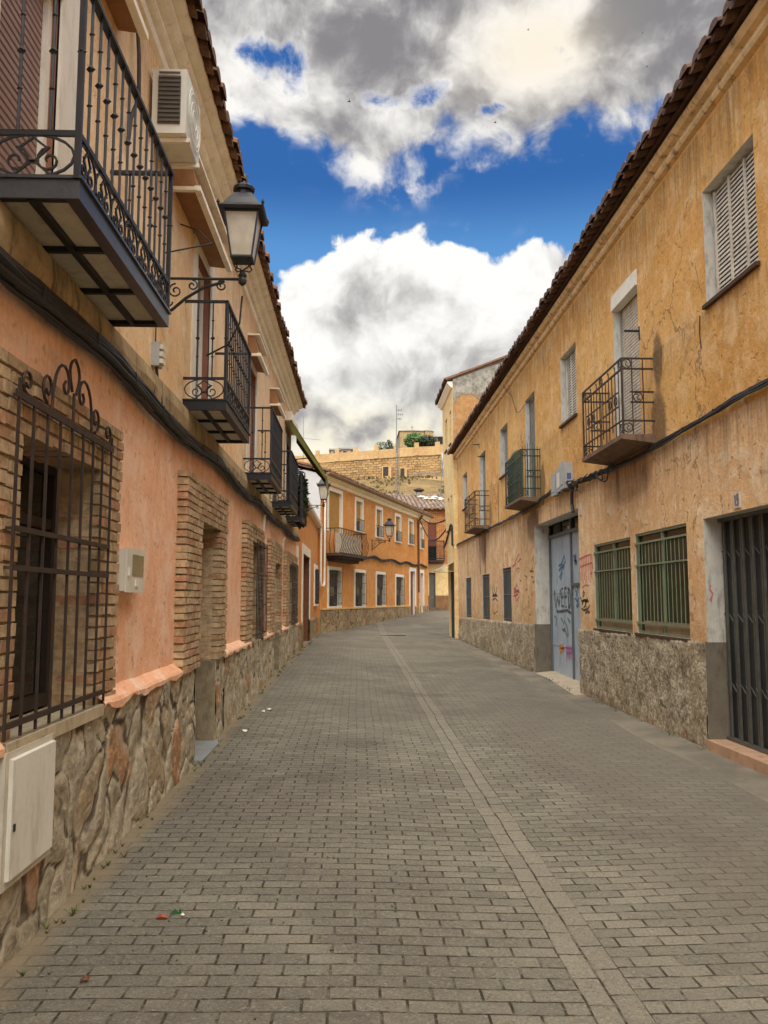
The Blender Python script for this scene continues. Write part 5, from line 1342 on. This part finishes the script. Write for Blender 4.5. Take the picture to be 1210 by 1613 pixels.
# ------------------------------------------------------------------ the orange house where the street bends
def build_orange():
    H = thing('town_house', 'orange house with white window frames and ochre blinds where the street bends right', 'house', tuple(TO(6, 0, -1.57)))
    ze = 4.66; E1 = OLEN + 1.0
    def opn(x0, x1, y0, y1, dp=.12):
        a = OO(x0, 942)[0]; b = OO(x1, 942)[0]; c = (x0 + x1)/2
        return [a, b, OO(c, y1)[1], OO(c, y0)[1], dp]
    up = [opn(516.5, 536.5, 770, 838), opn(560, 570, 790, 837), opn(592.5, 601, 803, 846), opn(623, 630.5, 814, 853), opn(644.2, 650.5, 822, 857), opn(662, 666.2, 831, 864)]
    lo = [opn(517.5, 535, 898, 955), opn(559, 574, 902, 955), opn(593, 605.5, 905, 954), opn(623.5, 634.5, 909, 954)]
    for o in up: o[3] = min(o[3], 4.15)
    dr = [opn(646, 653.5, 900, 966, .15), opn(661.8, 666.5, 903, 966, .15)]
    for o in dr: o[2] = -3
    w, r = facade(TO, 0, E1, -2.4, ze, up + lo + dr); shell(w, 0, E1, -2.4, ze, 7)
    w.build('wall', ORANGE, H); r.build('reveal', WHITE, H)
    m = MB(TO); m.quad((-.02, .0, 2.4), (-.02, -6, 2.4), (-.02, -6, ze + 1.6), (-.02, 0, ze)); m.build('side_wall', simple('pale_grey_plaster', srgb(190,188,184), .9, 0, .08, 3, .2), H)
    guard = simple('dark_guard', srgb(52,48,44), .5, .2, .2)
    for i, o in enumerate(up):
        a, b, c, e = o[:4]
        surround_trim(TO, a, b, c, e, .15, -.01, .03, i > 0).build('window_frame', WHITE, H)
        bz = c + (.45 if i else 0)
        bl = rollblind(TO, a, b, bz, e, -.08, .06).build('blind', BLIND_Y, H)
        pane(TO, a, b, c, e, -.11).build('window', GLASS, H)
        if i:
            g = MB(TO)
            for k in range(8): g.bar((a + (b-a)*k/7, .10, c + .02), (a + (b-a)*k/7, .10, c + .50), .011)
            for z in (c + .03, c + .50): g.box(a - .03, b + .03, .09, .11, z - .012, z + .012)
            for s in (a - .02, b + .02): g.box(s - .012, s + .012, 0, .11, c + .488, c + .512)
            g.build('window_guard', guard, H)
    for o in lo:
        a, b, c, e = o[:4]
        surround_trim(TO, a, b, c, e, .13, -.01, .03, True).build('window_frame', WHITE, H)
        pane(TO, a, b, c, e, -.11).build('window', GLASS, H)
        rollblind(TO, a, b, c + (e - c)*.55, e, -.09, .06).build('blind', simple('dim_blind', srgb(88,70,50), .7), H)
        grille(TO, a - .02, b + .02, c + .03, e, .09, 8, (c + .12, c + (e-c)*.36, c + (e-c)*.68, e - .1), H, IRON, .011, name='window_grille')
    for i, o in enumerate(dr):
        a, b, e = o[0], o[1], o[3]
        surround_trim(TO, a, b, -1.1 if i == 0 else -1.0, e, .2, -.01, .03).build('door_frame', WHITE, H)
        m = MB(TO); m.box(a, b, -.16, -.11, -2, e)
        for z0, z1 in ((-.8, -.2), (-.1, .5)): m.box(a + .15, b - .15, -.11, -.095, z0, z1)
        d = m.build('door', REDW, H)
        if i == 0: m = MB(TO); m.box(a + .25, b - .3, -.095, -.05, .1, .5); m.build('door_window', IRON, d)
    zt = lambda s: -.42
    for p, q in ((0, dr[0][0]), (dr[0][1], dr[1][0]), (dr[1][1], E1)): rough_skin(TO, p, q, -1.9, -.42, [], .05, .08, .03, zt, .42).build('stone_plinth', RUBBLE_FAR, H, smooth=True)
    m = MB(TO); m.box(0, dr[0][0] - .2, .0, .075, -.44, -.38); m.build('ledge', simple('pale_ledge', srgb(212,170,110), .9), H)
    m = MB(TO); m.sweep([(0, ze - .30), (.05, ze - .29), (.06, ze - .16), (.14, ze - .14), (.22, ze - .06), (.25, ze - .02), (0, ze - .02)], frange(0, E1, 3)); m.build('cornice', simple('cream_cornice', srgb(240,226,192), .9, 0, .1, 4, .2, srgb(180,150,108), .3), H)
    m = MB(TO); m.sweep([(.25, ze - .05), (.36, ze - .05), (.40, ze + .02), (.37, ze + .05), (.25, ze + .03)], frange(-.1, E1, 3)); m.build('gutter', simple('brown_gutter', srgb(128,104,76), .6, .2, .2), H)
    roof(TO, -.1, E1, .34, ze + .04, 4.4, 1.35, .24, TILE_L, H, course=.42)
    # downpipes: white pair at the near corner, dark one near the far end
    m = MB(TO); m.tube([(.22, .10, 4.3), (.22, .09, .62), (.1, .12, .45), (-.16, .12, .45), (-.2, .1, .6), (-.2, .1, 2.6)], .04, 8); m.build('downpipe', WHITE, H)
    m = MB(TO); m.tube([(.34, .07, 4.4), (.34, .07, 1.2)], .045, 8); m.build('grey_downpipe', STEEL, H)
    sp = OO(658, 900)[0]; m = MB(TO); m.tube([(sp, .3, 4.55), (sp, .07, 4.2), (sp, .07, .3)], .06, 8); m.build('dark_downpipe', WOODB, H); m = MB(TO); m.tube([(sp, .07, .3), (sp, .07, -.9)], .06, 8); m.build('downpipe_foot', simple('ochre_pipe', srgb(206,150,82), .6), H)
    # bellied balcony
    a, b = OO(512, 942)[0], OO(557, 942)[0] - .1; zb = 1.60
    m = MB(TO)
    for k, (q, z0, z1) in enumerate(((.62, zb, zb + .10), (.52, zb - .09, zb), (.36, zb - .20, zb - .09))): m.box(a + .12*k, b - .14*k, 0, q, z0, z1)
    B = m.build('balcony', simple('dark_slab', srgb(70,52,42), .9, 0, .2), H)
    m = MB(TO); pr = .58; nb = 17; zt2 = zb + 1.06
    belly = lambda f: .13*math.sin(math.pi*min(1, f*1.15))**1.4*(1 - f*.35)
    def bar(s, d, os, od):
        m.tube([(s + os*belly(f), d + od*belly(f), zb + .1 + f*.93) for f in (0, .12, .25, .4, .6, .8, 1)], .013, 5)
    for k in range(nb + 1): bar(a + (b-a)*k/nb, pr, 0, 1)
    for s, g in ((a, -1), (b, 1)):
        for f in (.05, .35, .65): bar(s, pr*f, g, 0)
    m.box(a - .02, b + .02, pr - .02, pr + .02, zt2 - .03, zt2); m.box(a, b, pr - .015, pr + .015, zb + .1, zb + .13)
    for s in (a, b): m.box(s - .02, s + .02, 0, pr - .02, zt2 - .03, zt2)
    m.build('railing', IRON, B)
    m = MB(TO)
    for k in range(14):
        s = a + .1 + (b - a - .2)*k/14; m.box(s, s + (b-a-.2)/14*.7, pr - .2, pr - .19, zb + .14, zb + .88 + .03*math.sin(k*2.3))
    m.build('cane_screen', simple('pale_cane', srgb(196,186,164), .8, 0, .2, 9), B)
build_orange()
cable_run('cable_bundle', TO, OO(558, 864)[0], OLEN + .4, lambda s: 1.78 + .10*math.sin(s*2.1)*.5, .07, 6, 'drooping black cable bundle across the orange house between its floors', .022, .05)
def crossing(name, p, q, sag, label):
    m = MB(); m.tube([tuple(p.lerp(q, k/16) - Vector((0, 0, sag*math.sin(math.pi*k/16)))) for k in range(17)], .035, 5); tag(m.build(name, CABLE), label, 'cable', 'cables across the street')
sA = OO(660, 815)[0]
crossing('overhead_cable', TO(sA, .1, OO(660, 815)[1]), at_y(704, 818, 33.2), .25, 'upper black cable stretched from the orange house to the cream house')
crossing('overhead_cable', TO(sA, .1, OO(660, 822)[1]), at_y(705, 831, 33.0), .75, 'lower, sagging black cable from the orange house to the cream house')

# ------------------------------------------------------------------ the brick house closing the street
def build_brick():
    H = thing('town_house', 'brick-fronted house with an iron balcony and grey door closing the end of the street', 'house', (5, 50, -.8))
    x0, x1 = BB(668, 900)[0], 14.0; zm = BB(680, 889)[1]; zt = BB(690, 803)[1]
    D = (BB(676, 900)[0], BB(686, 900)[0], -2, BB(680, 902)[1], .2); U = (BB(674.5, 900)[0], BB(688, 900)[0], BB(680, 884)[1], BB(680, 823)[1], .15)
    w, r = facade(TB, x0, x1, -2, zm, [D]); w.build('lower_wall', CREAM, H); r.build('reveal', CREAM, H)
    w, r = facade(TB, x0, x1, zm, zt, [U]); shell(w, x0, x1, -2, zt, 8); w.build('brick_wall', BRICKWALL, H); r.build('door_reveal', BRICKWALL, H)
    m = MB(TB); m.box(x0, D[0], 0, .05, -1.4, .15); m.box(D[1], x1, 0, .05, -1.4, .15); m.build('stone_plinth', simple('brown_stone', srgb(140,104,68), .9, 0, .3, 2, .5, srgb(90,64,42), .5), H)
    m = MB(TB); m.box(D[0], D[1], -.2, -.15, -1.4, D[3])
    for k in range(1, 5): s = D[0] + (D[1]-D[0])*k/5; m.box(s - .01, s + .01, -.15, -.135, -.9, D[3])
    d = m.build('door', simple('grey_door', srgb(108,108,100), .6, .1, .15), H)
    m = MB(TB); m.box(D[0] + .1, D[1] - .1, -.135, -.12, -.05, .12); m.build('letter_plate', STEEL, d)
    m = MB(TB); m.box(D[0] - .2, D[1] + .45, 0, .5, -1.3, BB(680, 957)[1]); m.build('doorstep', CONCRETE, H)
    bl = rollblind(TB, U[0], U[1], U[2] + .9, U[3], -.1, .07).build('blind', REDW, H); pane(TB, *U[:4], -.13).build('balcony_door', GLASS, H)
    a, b = BB(670, 900)[0], BB(699, 900)[0]; zb = BB(680, 886)[1]
    m = MB(TB); m.box(a, b, 0, .55, zb, zb + .12); B = m.build('balcony', WOODD, H)
    m = MB(TB); z2 = BB(680, 853)[1]
    for k in range(15): m.bar((a + (b-a)*k/14, .52, zb + .1), (a + (b-a)*k/14, .52, z2), .014)
    for z in (z2, zb + .22): m.box(a - .01, b + .01, .50, .54, z - .02, z + .02)
    for s in (a, b): m.box(s - .02, s + .02, 0, .5, z2 - .02, z2 + .02)
    for s in (a, b):
        for d_ in (.17, .34): m.bar((s, d_, zb + .1), (s, d_, z2), .014)
    m.build('railing', IRON, B)
    roof(TB, x0 - 3.5, x1, .45, zt, 7.5, 1.75, .26, TILE_FAR, H, course=.55, skip=.04)
    # pale patches where tiles were sealed with foam
    m = MB(TB); rnd = random.Random(5)
    for k in range(26):
        s = 4.2 + k*.12 + rnd.uniform(-.2, .2); f = .62 + rnd.uniform(-.1, .1) - k*.006; dd = .45 - 7.5*f
        m.knot(s, dd, zt + 1.75*f + .16, rnd.uniform(.12, .3), rnd.uniform(.06, .12))
    m.build('sealant_patch', WHITE, H)
    # vent pipe
    p = at_y(660, 786, 56.2); m = MB(); m.lathe((p.x, p.y), [(.22, p.z - .3), (.20, p.z + .42), (.2, p.z + .45)], 8); v = m.build('vent_pipe', simple('grey_vent', srgb(150,142,130), .8, 0, .2), H)
    m = MB(); m.lathe((p.x, p.y), [(.10, p.z + .42), (.38, p.z + .58), (.36, p.z + .66), (.1, p.z + .75)], 8); m.build('vent_cap', IRON_B, v)
build_brick()
def build_mast():
    b = at_y(626.5, 779, 55.0); top = at_y(627, 638, 55.0).z; mid = at_y(627, 690, 55.0).z
    t = thing('antenna_mast', 'tall thin lattice antenna mast rising behind the orange roof', 'antenna mast', tuple(b))
    m = MB(); w = .13
    for dx, dy in ((-w, 0), (w, 0), (0, w*1.6)): m.tube([(b.x + dx, b.y + dy, b.z - 1.2), (b.x + dx*.75, b.y + dy*.8, mid)], .028, 5)
    k = 0; z = b.z
    while z < mid - .3:
        m.bar((b.x - w, b.y, z), (b.x + w, b.y, z + .3), .009); m.bar((b.x + w, b.y, z + .3), (b.x, b.y + w*1.6, z + .5), .012); z += .95
    m.tube([(b.x - w*.5, b.y, mid - 1), (b.x - w*.5, b.y, top)], .03, 5); m.build('lattice', STEEL, t)
    m = MB(); x = b.x - w*.5
    for dz, ln in ((-.35, .34), (-.65, .42), (-.95, .3)):
        m.bar((x, b.y, top + dz), (x + ln, b.y, top + dz), .02); 
        for q in range(3): m.bar((x + ln*(q + 1)/3, b.y - .25, top + dz), (x + ln*(q + 1)/3, b.y + .25, top + dz), .014); m.bar((x + ln*(q+1)/3, b.y, top + dz - .12), (x + ln*(q+1)/3, b.y, top + dz + .12), .014)
    m.build('aerial', STEEL, t)
    t2 = at_y(487, 690, 40); m = MB(); q = at_y(480, 700, 42)
    m.tube([tuple(at_y(478, 735, 42)), tuple(at_y(478, 655, 42))], .018, 4); c = at_y(478, 690, 42); m.bar((c.x - .1, c.y, c.z), (c.x + .9, c.y, c.z - .1), .012)
    tag(m.build('aerial', STEEL), 'thin television aerial above the annex roof beside the salmon eaves', 'aerial')
    m = MB(); m.tube([tuple(at_y(699, 760, 56)), tuple(at_y(695, 715, 56)), ], .03, 4); m.tube([tuple(at_y(693, 792, 56)), tuple(at_y(700, 700, 56))], .035, 5)
    tag(m.build('slanting_pole', STEEL), 'thin slanting pole against the hillside beside the cream house', 'pole')
build_mast()

# ------------------------------------------------------------------ the hill: town wall, church, trees
def _masonry(n, bs):
    o = n.obj(); x, y, z = n.sep(o); wq, wr, _ = n.sep(n.vadd(n.noise(o, .9, 4, .6, color=True), (.5,.5,.5), 'SUBTRACT')); v = n.comb(x + y*.3 + wq*.9, z + wr*.45, 0.0)
    t = n.new('ShaderNodeTexBrick'); n.link(v, t.inputs[0]); t.inputs['Scale'].default_value = 1
    t.inputs['Brick Width'].default_value = .75; t.inputs['Row Height'].default_value = .36; t.inputs['Mortar Size'].default_value = .06; t.inputs['Mortar Smooth'].default_value = .5
    t.inputs['Color1'].default_value = (*srgb(190,156,106), 1); t.inputs['Color2'].default_value = (*srgb(152,120,78), 1); t.inputs['Mortar'].default_value = (*srgb(112,86,54), 1)
    b = n.noise(n.map(o, (1, 1, 2.0)), 1.7, 8, .74); a = n.noise(o, .25, 6, .6)
    c = n.mix(b.step(.54, .62)*.85, E(n.nt, t.outputs[0]), srgb(92,72,46)); c = n.mix(a.step(.4, .65)*.35, c, srgb(192,152,96))
    n.link(c, bs.inputs['Base Color']); bs.inputs['Roughness'].default_value = .95; bump(n, bs, b, .8, .15)
MASON = mat('town_wall_masonry', _masonry)
CHURCHM = simple('church_stone', srgb(168,144,104), .95, 0, .2, .6, .3, srgb(120,98,66), .6)
PARAPET = plaster('parapet_plaster', srgb(194,160,110), srgb(178,142,94), srgb(204,172,124), srgb(140,104,64), .25, .25, pits=.1)
def build_hill():
    WY = 118.0
    a, b = at_y(455, 730, WY), at_y(740, 740, WY)
    def TW(s, d, z): f = s/(b.x - a.x); return Vector((a.x + s, WY + 8 - 10*f - d, z))
    n = b.x - a.x
    def wy(px): return (at_y(px, 700, WY).x - a.x)
    def top(s):
        q = TW(s, 0, 0); u = CAM_M.inverted() @ q; px = CX + F_PX*u.x/-u.z
        return at_y(px, interp(((455, 717), (500, 714), (625, 704.5), (657, 702), (740, 699)), px), q.y).z
    H = thing('town_wall', 'long ochre town wall with parapet piers across the hilltop', 'wall', tuple(TW(n/2, 0, 15)))
    m = MB(TW); ss = frange(0, n, 2)
    for p, q in zip(ss, ss[1:]): m.quad((p, 0, 8), (q, 0, 8), (q, 0, top(q) - 1.4), (p, 0, top(p) - 1.4))
    m.build('masonry', MASON, H)
    m = MB(TW)
    for p, q in zip(ss, ss[1:]): m.hexa([(p, -.5, top(p) - 1.5), (p, -.5, top(p) - .2), (p, .12, top(p) - 1.5), (p, .12, top(p) - .2), (q, -.5, top(q) - 1.5), (q, -.5, top(q) - .2), (q, .12, top(q) - 1.5), (q, .12, top(q) - .2)])
    m.build('parapet', PARAPET, H)
    for px in (497, 529.5, 561.5, 593.7, 624.7, 657, 689, 722):
        s = wy(px); m = MB(TW); m.box(s - .32, s + .32, -.55, .2, top(s) - 1.45, top(s) + .42); m.build('pier', PARAPET, H)
    # two bays with dark openings and a low outwork
    for px0, px1, py in ((602.5, 617, 731), (629.5, 641, 735)):
        s0, s1 = wy(px0), wy(px1); zt = at_y(610, py, WY).z
        m = MB(TW); m.box(s0, s1, -.1, 1.1, 10, zt); c = m.build('buttress', PARAPET, H)
        m = MB(TW); m.box(s0 + .15, s0 + (s1-s0)*.68, 1.1, 1.13, zt - 1.5, zt - .15); m.build('bay_opening', WOODD, c)
    m = MB(TW); s0, s1 = wy(640), wy(745)
    m.box(s0, s1, .6, 1.2, 12, at_y(670, 753, WY).z); m.build('low_wall', PARAPET, H)
    m = MB(TW); z0 = at_y(670, 753, WY).z
    for k in range(60): s = s0 + (s1 - s0)*k/60; m.bar((s, .9, z0), (s, .9, z0 + .75), .02)
    m.box(s0, s1, .88, .92, z0 + .72, z0 + .78); m.build('fence_rail', STEEL, H)
    m = MB(TW); s0, s1 = wy(694), wy(702); m.box(s0, s1, .9, .96, z0 + 1.2, z0 + 3.4); m.build('white_panel', simple('pale_panel', srgb(190,196,196), .6), H)
    # church with a low hipped roof and an apse, and a cross
    CYY = 150.0; p0 = at_y(630, 705, CYY); p1 = at_y(668, 705, CYY); zt = at_y(650, 679, CYY).z; zr = at_y(650, 673.5, CYY).z
    C = thing('church', 'small stone church with low hipped roof and cross behind the town wall', 'church', (p0.x + 3, CYY, 20))
    m = MB(); m.box(p0.x, p1.x, CYY, CYY + 9, 15, zt); m.build('nave', CHURCHM, C)
    m = MB(); cx = (p0.x + p1.x)/2; e = .25
    r_ = [m.p(p0.x - e, CYY - e, zt), m.p(p1.x + e, CYY - e, zt), m.p(p1.x + e, CYY + 9, zt), m.p(p0.x - e, CYY + 9, zt), m.p(cx + .3, CYY + 4, zr + .35)]
    for q in ((0, 1, 4), (1, 2, 4), (2, 3, 4), (3, 0, 4)): m.f.append([r_[k] for k in q])
    m.f.append(r_[:4]); m.build('roof', TILE_FAR, C)
    m = MB(); ap = at_y(672, 690, CYY + 3); m.lathe((ap.x, ap.y), [(1.3, 15), (1.3, at_y(672, 681, CYY + 3).z), (1.45, at_y(672, 680.5, CYY+3).z), (.1, at_y(672, 677.5, CYY + 3).z)], 12); m.build('apse', CHURCHM, C)
    m = MB(); q = at_y(650.5, 675, CYY + 4); m.box(cx + .27, cx + .33, CYY + 3.97, CYY + 4.03, zr, zr + 1.3); m.box(cx + .05, cx + .55, CYY + 3.98, CYY + 4.02, zr + .85, zr + .92); m.build('cross', IRON, C)
    # low building right of it
    p0, p1 = at_y(676, 705, 145), at_y(712, 705, 145); zt = at_y(690, 689, 145).z
    C = thing('outbuilding', 'low tiled stone building beside the church with one dark window', 'building', (p0.x + 2, 145, 20))
    m = MB(); m.box(p0.x, p1.x, 145, 152, 15, zt); m.build('wall', CHURCHM, C)
    m = MB(); m.hexa([(p0.x - .2, 144.6, zt), (p0.x - .2, 144.6, zt + .12), (p0.x - .2, 149, zt + .75), (p0.x - .2, 149, zt + .9), (p1.x, 144.6, zt), (p1.x, 144.6, zt + .12), (p1.x, 149, zt + .75), (p1.x, 149, zt + .9)]); m.build('roof', TILE_FAR, C)
    w0 = at_y(694, 694, 145); m = MB(); m.box(w0.x - .45, w0.x + .45, 144.9, 144.98, w0.z - .6, w0.z + .6); m.build('window', GLASS, C)
    # pale flat-roofed buildings at the far left of the wall
    for px0, px1, py, lab in ((521, 535, 709.5, 'pale flat-roofed hut behind the left part of the town wall'), (536, 553, 708, 'low grey-roofed building beside the pale hut behind the town wall')):
        a0, a1 = at_y(px0, 720, 140), at_y(px1, 720, 140); zt = at_y(px0, py, 140).z
        C = thing('far_building', lab, 'building', (a0.x, 140, 18)); m = MB(); m.box(a0.x, a1.x, 140, 146, 14, zt); m.build('wall', simple('far_pale_wall', srgb(196,176,146), .9), C)
        m = MB(); m.box(a0.x - .3, a1.x + .3, 139.6, 146.4, zt, zt + .25); m.build('roof', simple('far_grey_roof', srgb(150,146,142), .9), C)
        m = MB(); m.box(a0.x + .5, a0.x + 1.1, 139.9, 139.98, zt - 1.0, zt - .3); m.build('window', GLASS, C)
    def tree(px, py, Y, rx, rz, n, sz, mt, lab, cat, name):
        c = at_y(px, py, Y); t = thing(name, lab, cat, (c.x, Y, c.z - rz), 'trees behind the town wall')
        m = leaf_mass('', None, (c.x, Y, c.z), (rx, rx, rz), n, sz, mt, '', ''); m.build('crown', mt, t)
        m = MB(); 
        m.tube([(c.x, Y, c.z - rz - 1.6), (c.x + .1, Y, c.z - rz*.5), (c.x, Y, c.z + rz*.3)], [.22, .16, .05], 6)
        for k in range(4): a_ = k*1.6; m.tube([(c.x + .05, Y, c.z - rz*.6), (c.x + rx*.5*math.cos(a_), Y + rx*.5*math.sin(a_), c.z + rz*.2)], [.1, .03], 5)
        m.build('trunk', WOODD, t)
    tree(654, 694, 130, 1.9, 1.25, 2600, .17, LEAF_G, 'bushy green tree in front of the church', 'tree', 'tree')
    tree(673, 696, 129, 1.7, 1.0, 2000, .16, LEAF_D, 'darker bushy tree beside the church apse', 'tree', 'tree')
    tree(600, 704, 132, 1.1, .9, 420, .13, LEAF_GR, 'sparse grey-green shrub on the skyline left of the mast', 'shrub', 'shrub')
    tree(613, 703, 132, .7, 1.1, 420, .13, LEAF_D, 'small dark upright shrub on the skyline beside the mast', 'shrub', 'shrub')
    tree(619, 707, 131, .8, .5, 300, .12, LEAF_D, 'low dark shrub just left of the mast on the skyline', 'shrub', 'shrub')
    # dry scrub on the slope
    m = MB(); rnd = random.Random(9)
    for k in range(3600):
        x, y = rnd.uniform(0, 26), rnd.uniform(70, 113)
        if mnoise.noise(Vector((x*.18, y*.18, 2))) < .0: continue
        z = hill(x, y); s = rnd.uniform(.10, .28)
        for q in range(3):
            a_ = rnd.uniform(0, 6.3); dx, dy = math.cos(a_)*s*.5, math.sin(a_)*s*.5
            m.quad((x - dx, y - dy, z - .1), (x + dx, y + dy, z - .1), (x + dx*1.3, y + dy*1.3 + .1, z + s), (x - dx*1.2, y - dy*1.2, z + s*.8))
    o = m.build('dry_scrub', simple('dry_scrub', srgb(104,88,50), 1, 0, .4, .15)); kind(o, 'stuff'); tag(o, 'dry brown scrub covering the slope below the town wall', 'scrub')
build_hill()

# ------------------------------------------------------------------ small things on the ground and in the sky
def gpt(px, py):
    r = ray(px, py); Y = 4.0
    for _ in range(30): p = r*(zg(r.x*Y/r.y, Y)/r.z); Y = p.y
    return p
def litter():
    p = gpt(279, 1443); t = thing('glass_shard', 'small green glass bottle shard lying on the paving', 'litter', tuple(p))
    m = MB(); n = 7
    for k in range(n): 
        a, b = math.pi*1.1*k/n, math.pi*1.1*(k+1)/n; r_ = .022
        m.quad((p.x + r_*math.cos(a), p.y + r_*math.sin(a), p.z + .002), (p.x + r_*math.cos(b), p.y + r_*math.sin(b), p.z + .002), (p.x + r_*math.cos(b)*.9, p.y + r_*math.sin(b)*.9, p.z + .022 + .012*math.sin(k*2.1)), (p.x + r_*math.cos(a)*.9, p.y + r_*math.sin(a)*.9, p.z + .022 + .012*math.sin((k-1)*2.1)))
    m.build('shard', simple('bottle_green', srgb(44,120,62), .1), t); m = MB(); m.knot(p.x + .03, p.y - .015, p.z + .012, .012, .01); m.build('label_scrap', WHITE, t)
    p = gpt(255, 1449); m = MB(); m.tube([(p.x - .025, p.y, p.z + .012), (p.x, p.y + .006, p.z + .016), (p.x + .026, p.y + .004, p.z + .010)], [.006, .012, .007], 7); tag(m.build('bottle_cap_scrap', simple('rust_red', srgb(150,66,36), .5)), 'crumpled rust-red scrap beside the green glass shard', 'litter')
    rnd = random.Random(4)
    for k, (px, py, s, lab) in enumerate(((425, 1119, .10, 'white paper scrap on the paving near the left wall, the larger one'), (386, 1153, .06, 'small white paper scrap nearer the left wall and camera'), (134, 1547, .05, 'dry curled leaf on the paving in the near left corner'), (415, 1122, .05, 'tiny white scrap beside the larger paper near the left wall'))):
        p = gpt(px, py); m = MB(); n = 8; ids = [m.p(p.x + s*.5*math.cos(2*math.pi*j/n)*rnd.uniform(.6, 1.1), p.y + s*.5*math.sin(2*math.pi*j/n)*rnd.uniform(.6, 1.1), p.z + rnd.uniform(.004, .03)) for j in range(n)]; c = m.p(p.x, p.y, p.z + .03)
        for j in range(n): m.f.append([c, ids[j], ids[(j+1) % n]])
        tag(m.build('paper_scrap' if k != 2 else 'dry_leaf', WHITE if k != 2 else WOODB), lab, 'litter', 'scraps on the paving')
    # weeds in the joint between walls and paving
    m = MB(); rnd = random.Random(21)
    def tuft(x, y, s, n=10):
        z = zg(x, y)
        for q in range(n):
            a_ = rnd.uniform(0, 6.3); l = s*rnd.uniform(.5, 1.2); dx, dy = math.cos(a_), math.sin(a_); w = .004
            m.quad((x - dy*w, y + dx*w, z), (x + dy*w, y - dx*w, z), (x + dx*l*.7 + dy*w*.4, y + dy*l*.7, z + l*.8), (x + dx*l*.6 - dy*w*.4, y + dy*l*.6, z + l*.7))
    for k in range(150):
        y = rnd.uniform(3.4, 30); 
        if mnoise.noise(Vector((y*.8, 1, 1))) > -.1: tuft(XL(y) + rnd.uniform(.08, .17), y, rnd.uniform(.02, .06))
    for k in range(260):
        y = rnd.uniform(7, 29.5)
        if mnoise.noise(Vector((y*.7, 5, 1))) > -.05 or 17 < y < 24: tuft(3.64 - rnd.uniform(.04, .12), y, rnd.uniform(.03, .10))
    for k in range(90):
        y = rnd.uniform(3.2, 9); tuft(rnd.uniform(-1.4, .3), y, rnd.uniform(.008, .018), 6)
    o = m.build('weeds', simple('weed_green', srgb(88,96,48), .8, 0, .4, 5)); kind(o, 'stuff'); tag(o, 'low weeds and moss along the wall bases and paving joints', 'weeds')
    # a drain grate far up the street
    p = gpt(618, 1001); t = thing('drain_grate', 'dark iron drain grate across the paving strip where the street bends', 'drain', tuple(p))
    m = MB(); m.box(p.x - .5, p.x + .5, p.y - .16, p.y - .12, p.z - .02, p.z + .012); m.box(p.x - .5, p.x + .5, p.y + .12, p.y + .16, p.z - .02, p.z + .012)
    for k in range(21): m.box(p.x - .5 + k*.0485, p.x - .475 + k*.0485, p.y - .12, p.y + .12, p.z - .02, p.z + .010)
    m.build('grate', IRON_B, t)
    # swifts
    labs = ('lone dark bird in the grey cloud left of centre', 'dark bird high near the right eaves', 'small dark bird in the pale cloud at the upper middle', 'small dark bird just above the blue band right of centre', 'tiny dark bird right of centre beside the upper right cloud edge', 'tiny dark bird in the bright cloud at the top', 'tiny bird above the right eaves near the roof')
    for (px, py, Y, s), lab in zip(((550, 160, 40, .20), (1121, 45, 26, .16), (832, 47, 45, .15), (780, 193, 42, .18), (1019, 105, 38, .12), (1012, 52, 40, .1), (1016, 216, 36, .13)), labs):
        c = at_y(px, py, Y); m = MB(); a_ = random.uniform(-.5, .5)
        m.tube([(c.x - s*.5, c.y, c.z), (c.x - s*.2, c.y, c.z + .005), (c.x + s*.25, c.y, c.z), (c.x + s*.5, c.y, c.z - .005)], [s*.02, s*.11, s*.10, s*.03], 6)
        for g in (1, -1):
            m.quad((c.x - s*.15, c.y, c.z + .01), (c.x + s*.12, c.y, c.z + .01), (c.x + s*.18, c.y + g*s*.55, c.z + s*.22 + a_*.05), (c.x + s*.05, c.y + g*s*.5, c.z + s*.20))
            m.f.append([m.p(c.x + s*.05, c.y + g*s*.5, c.z + s*.20), m.p(c.x + s*.18, c.y + g*s*.55, c.z + s*.22 + a_*.05), m.p(c.x + s*.45, c.y + g*s*.95, c.z + s*.12)])
        tag(m.build('bird', IRON), lab, 'bird', 'birds over the street')
litter()
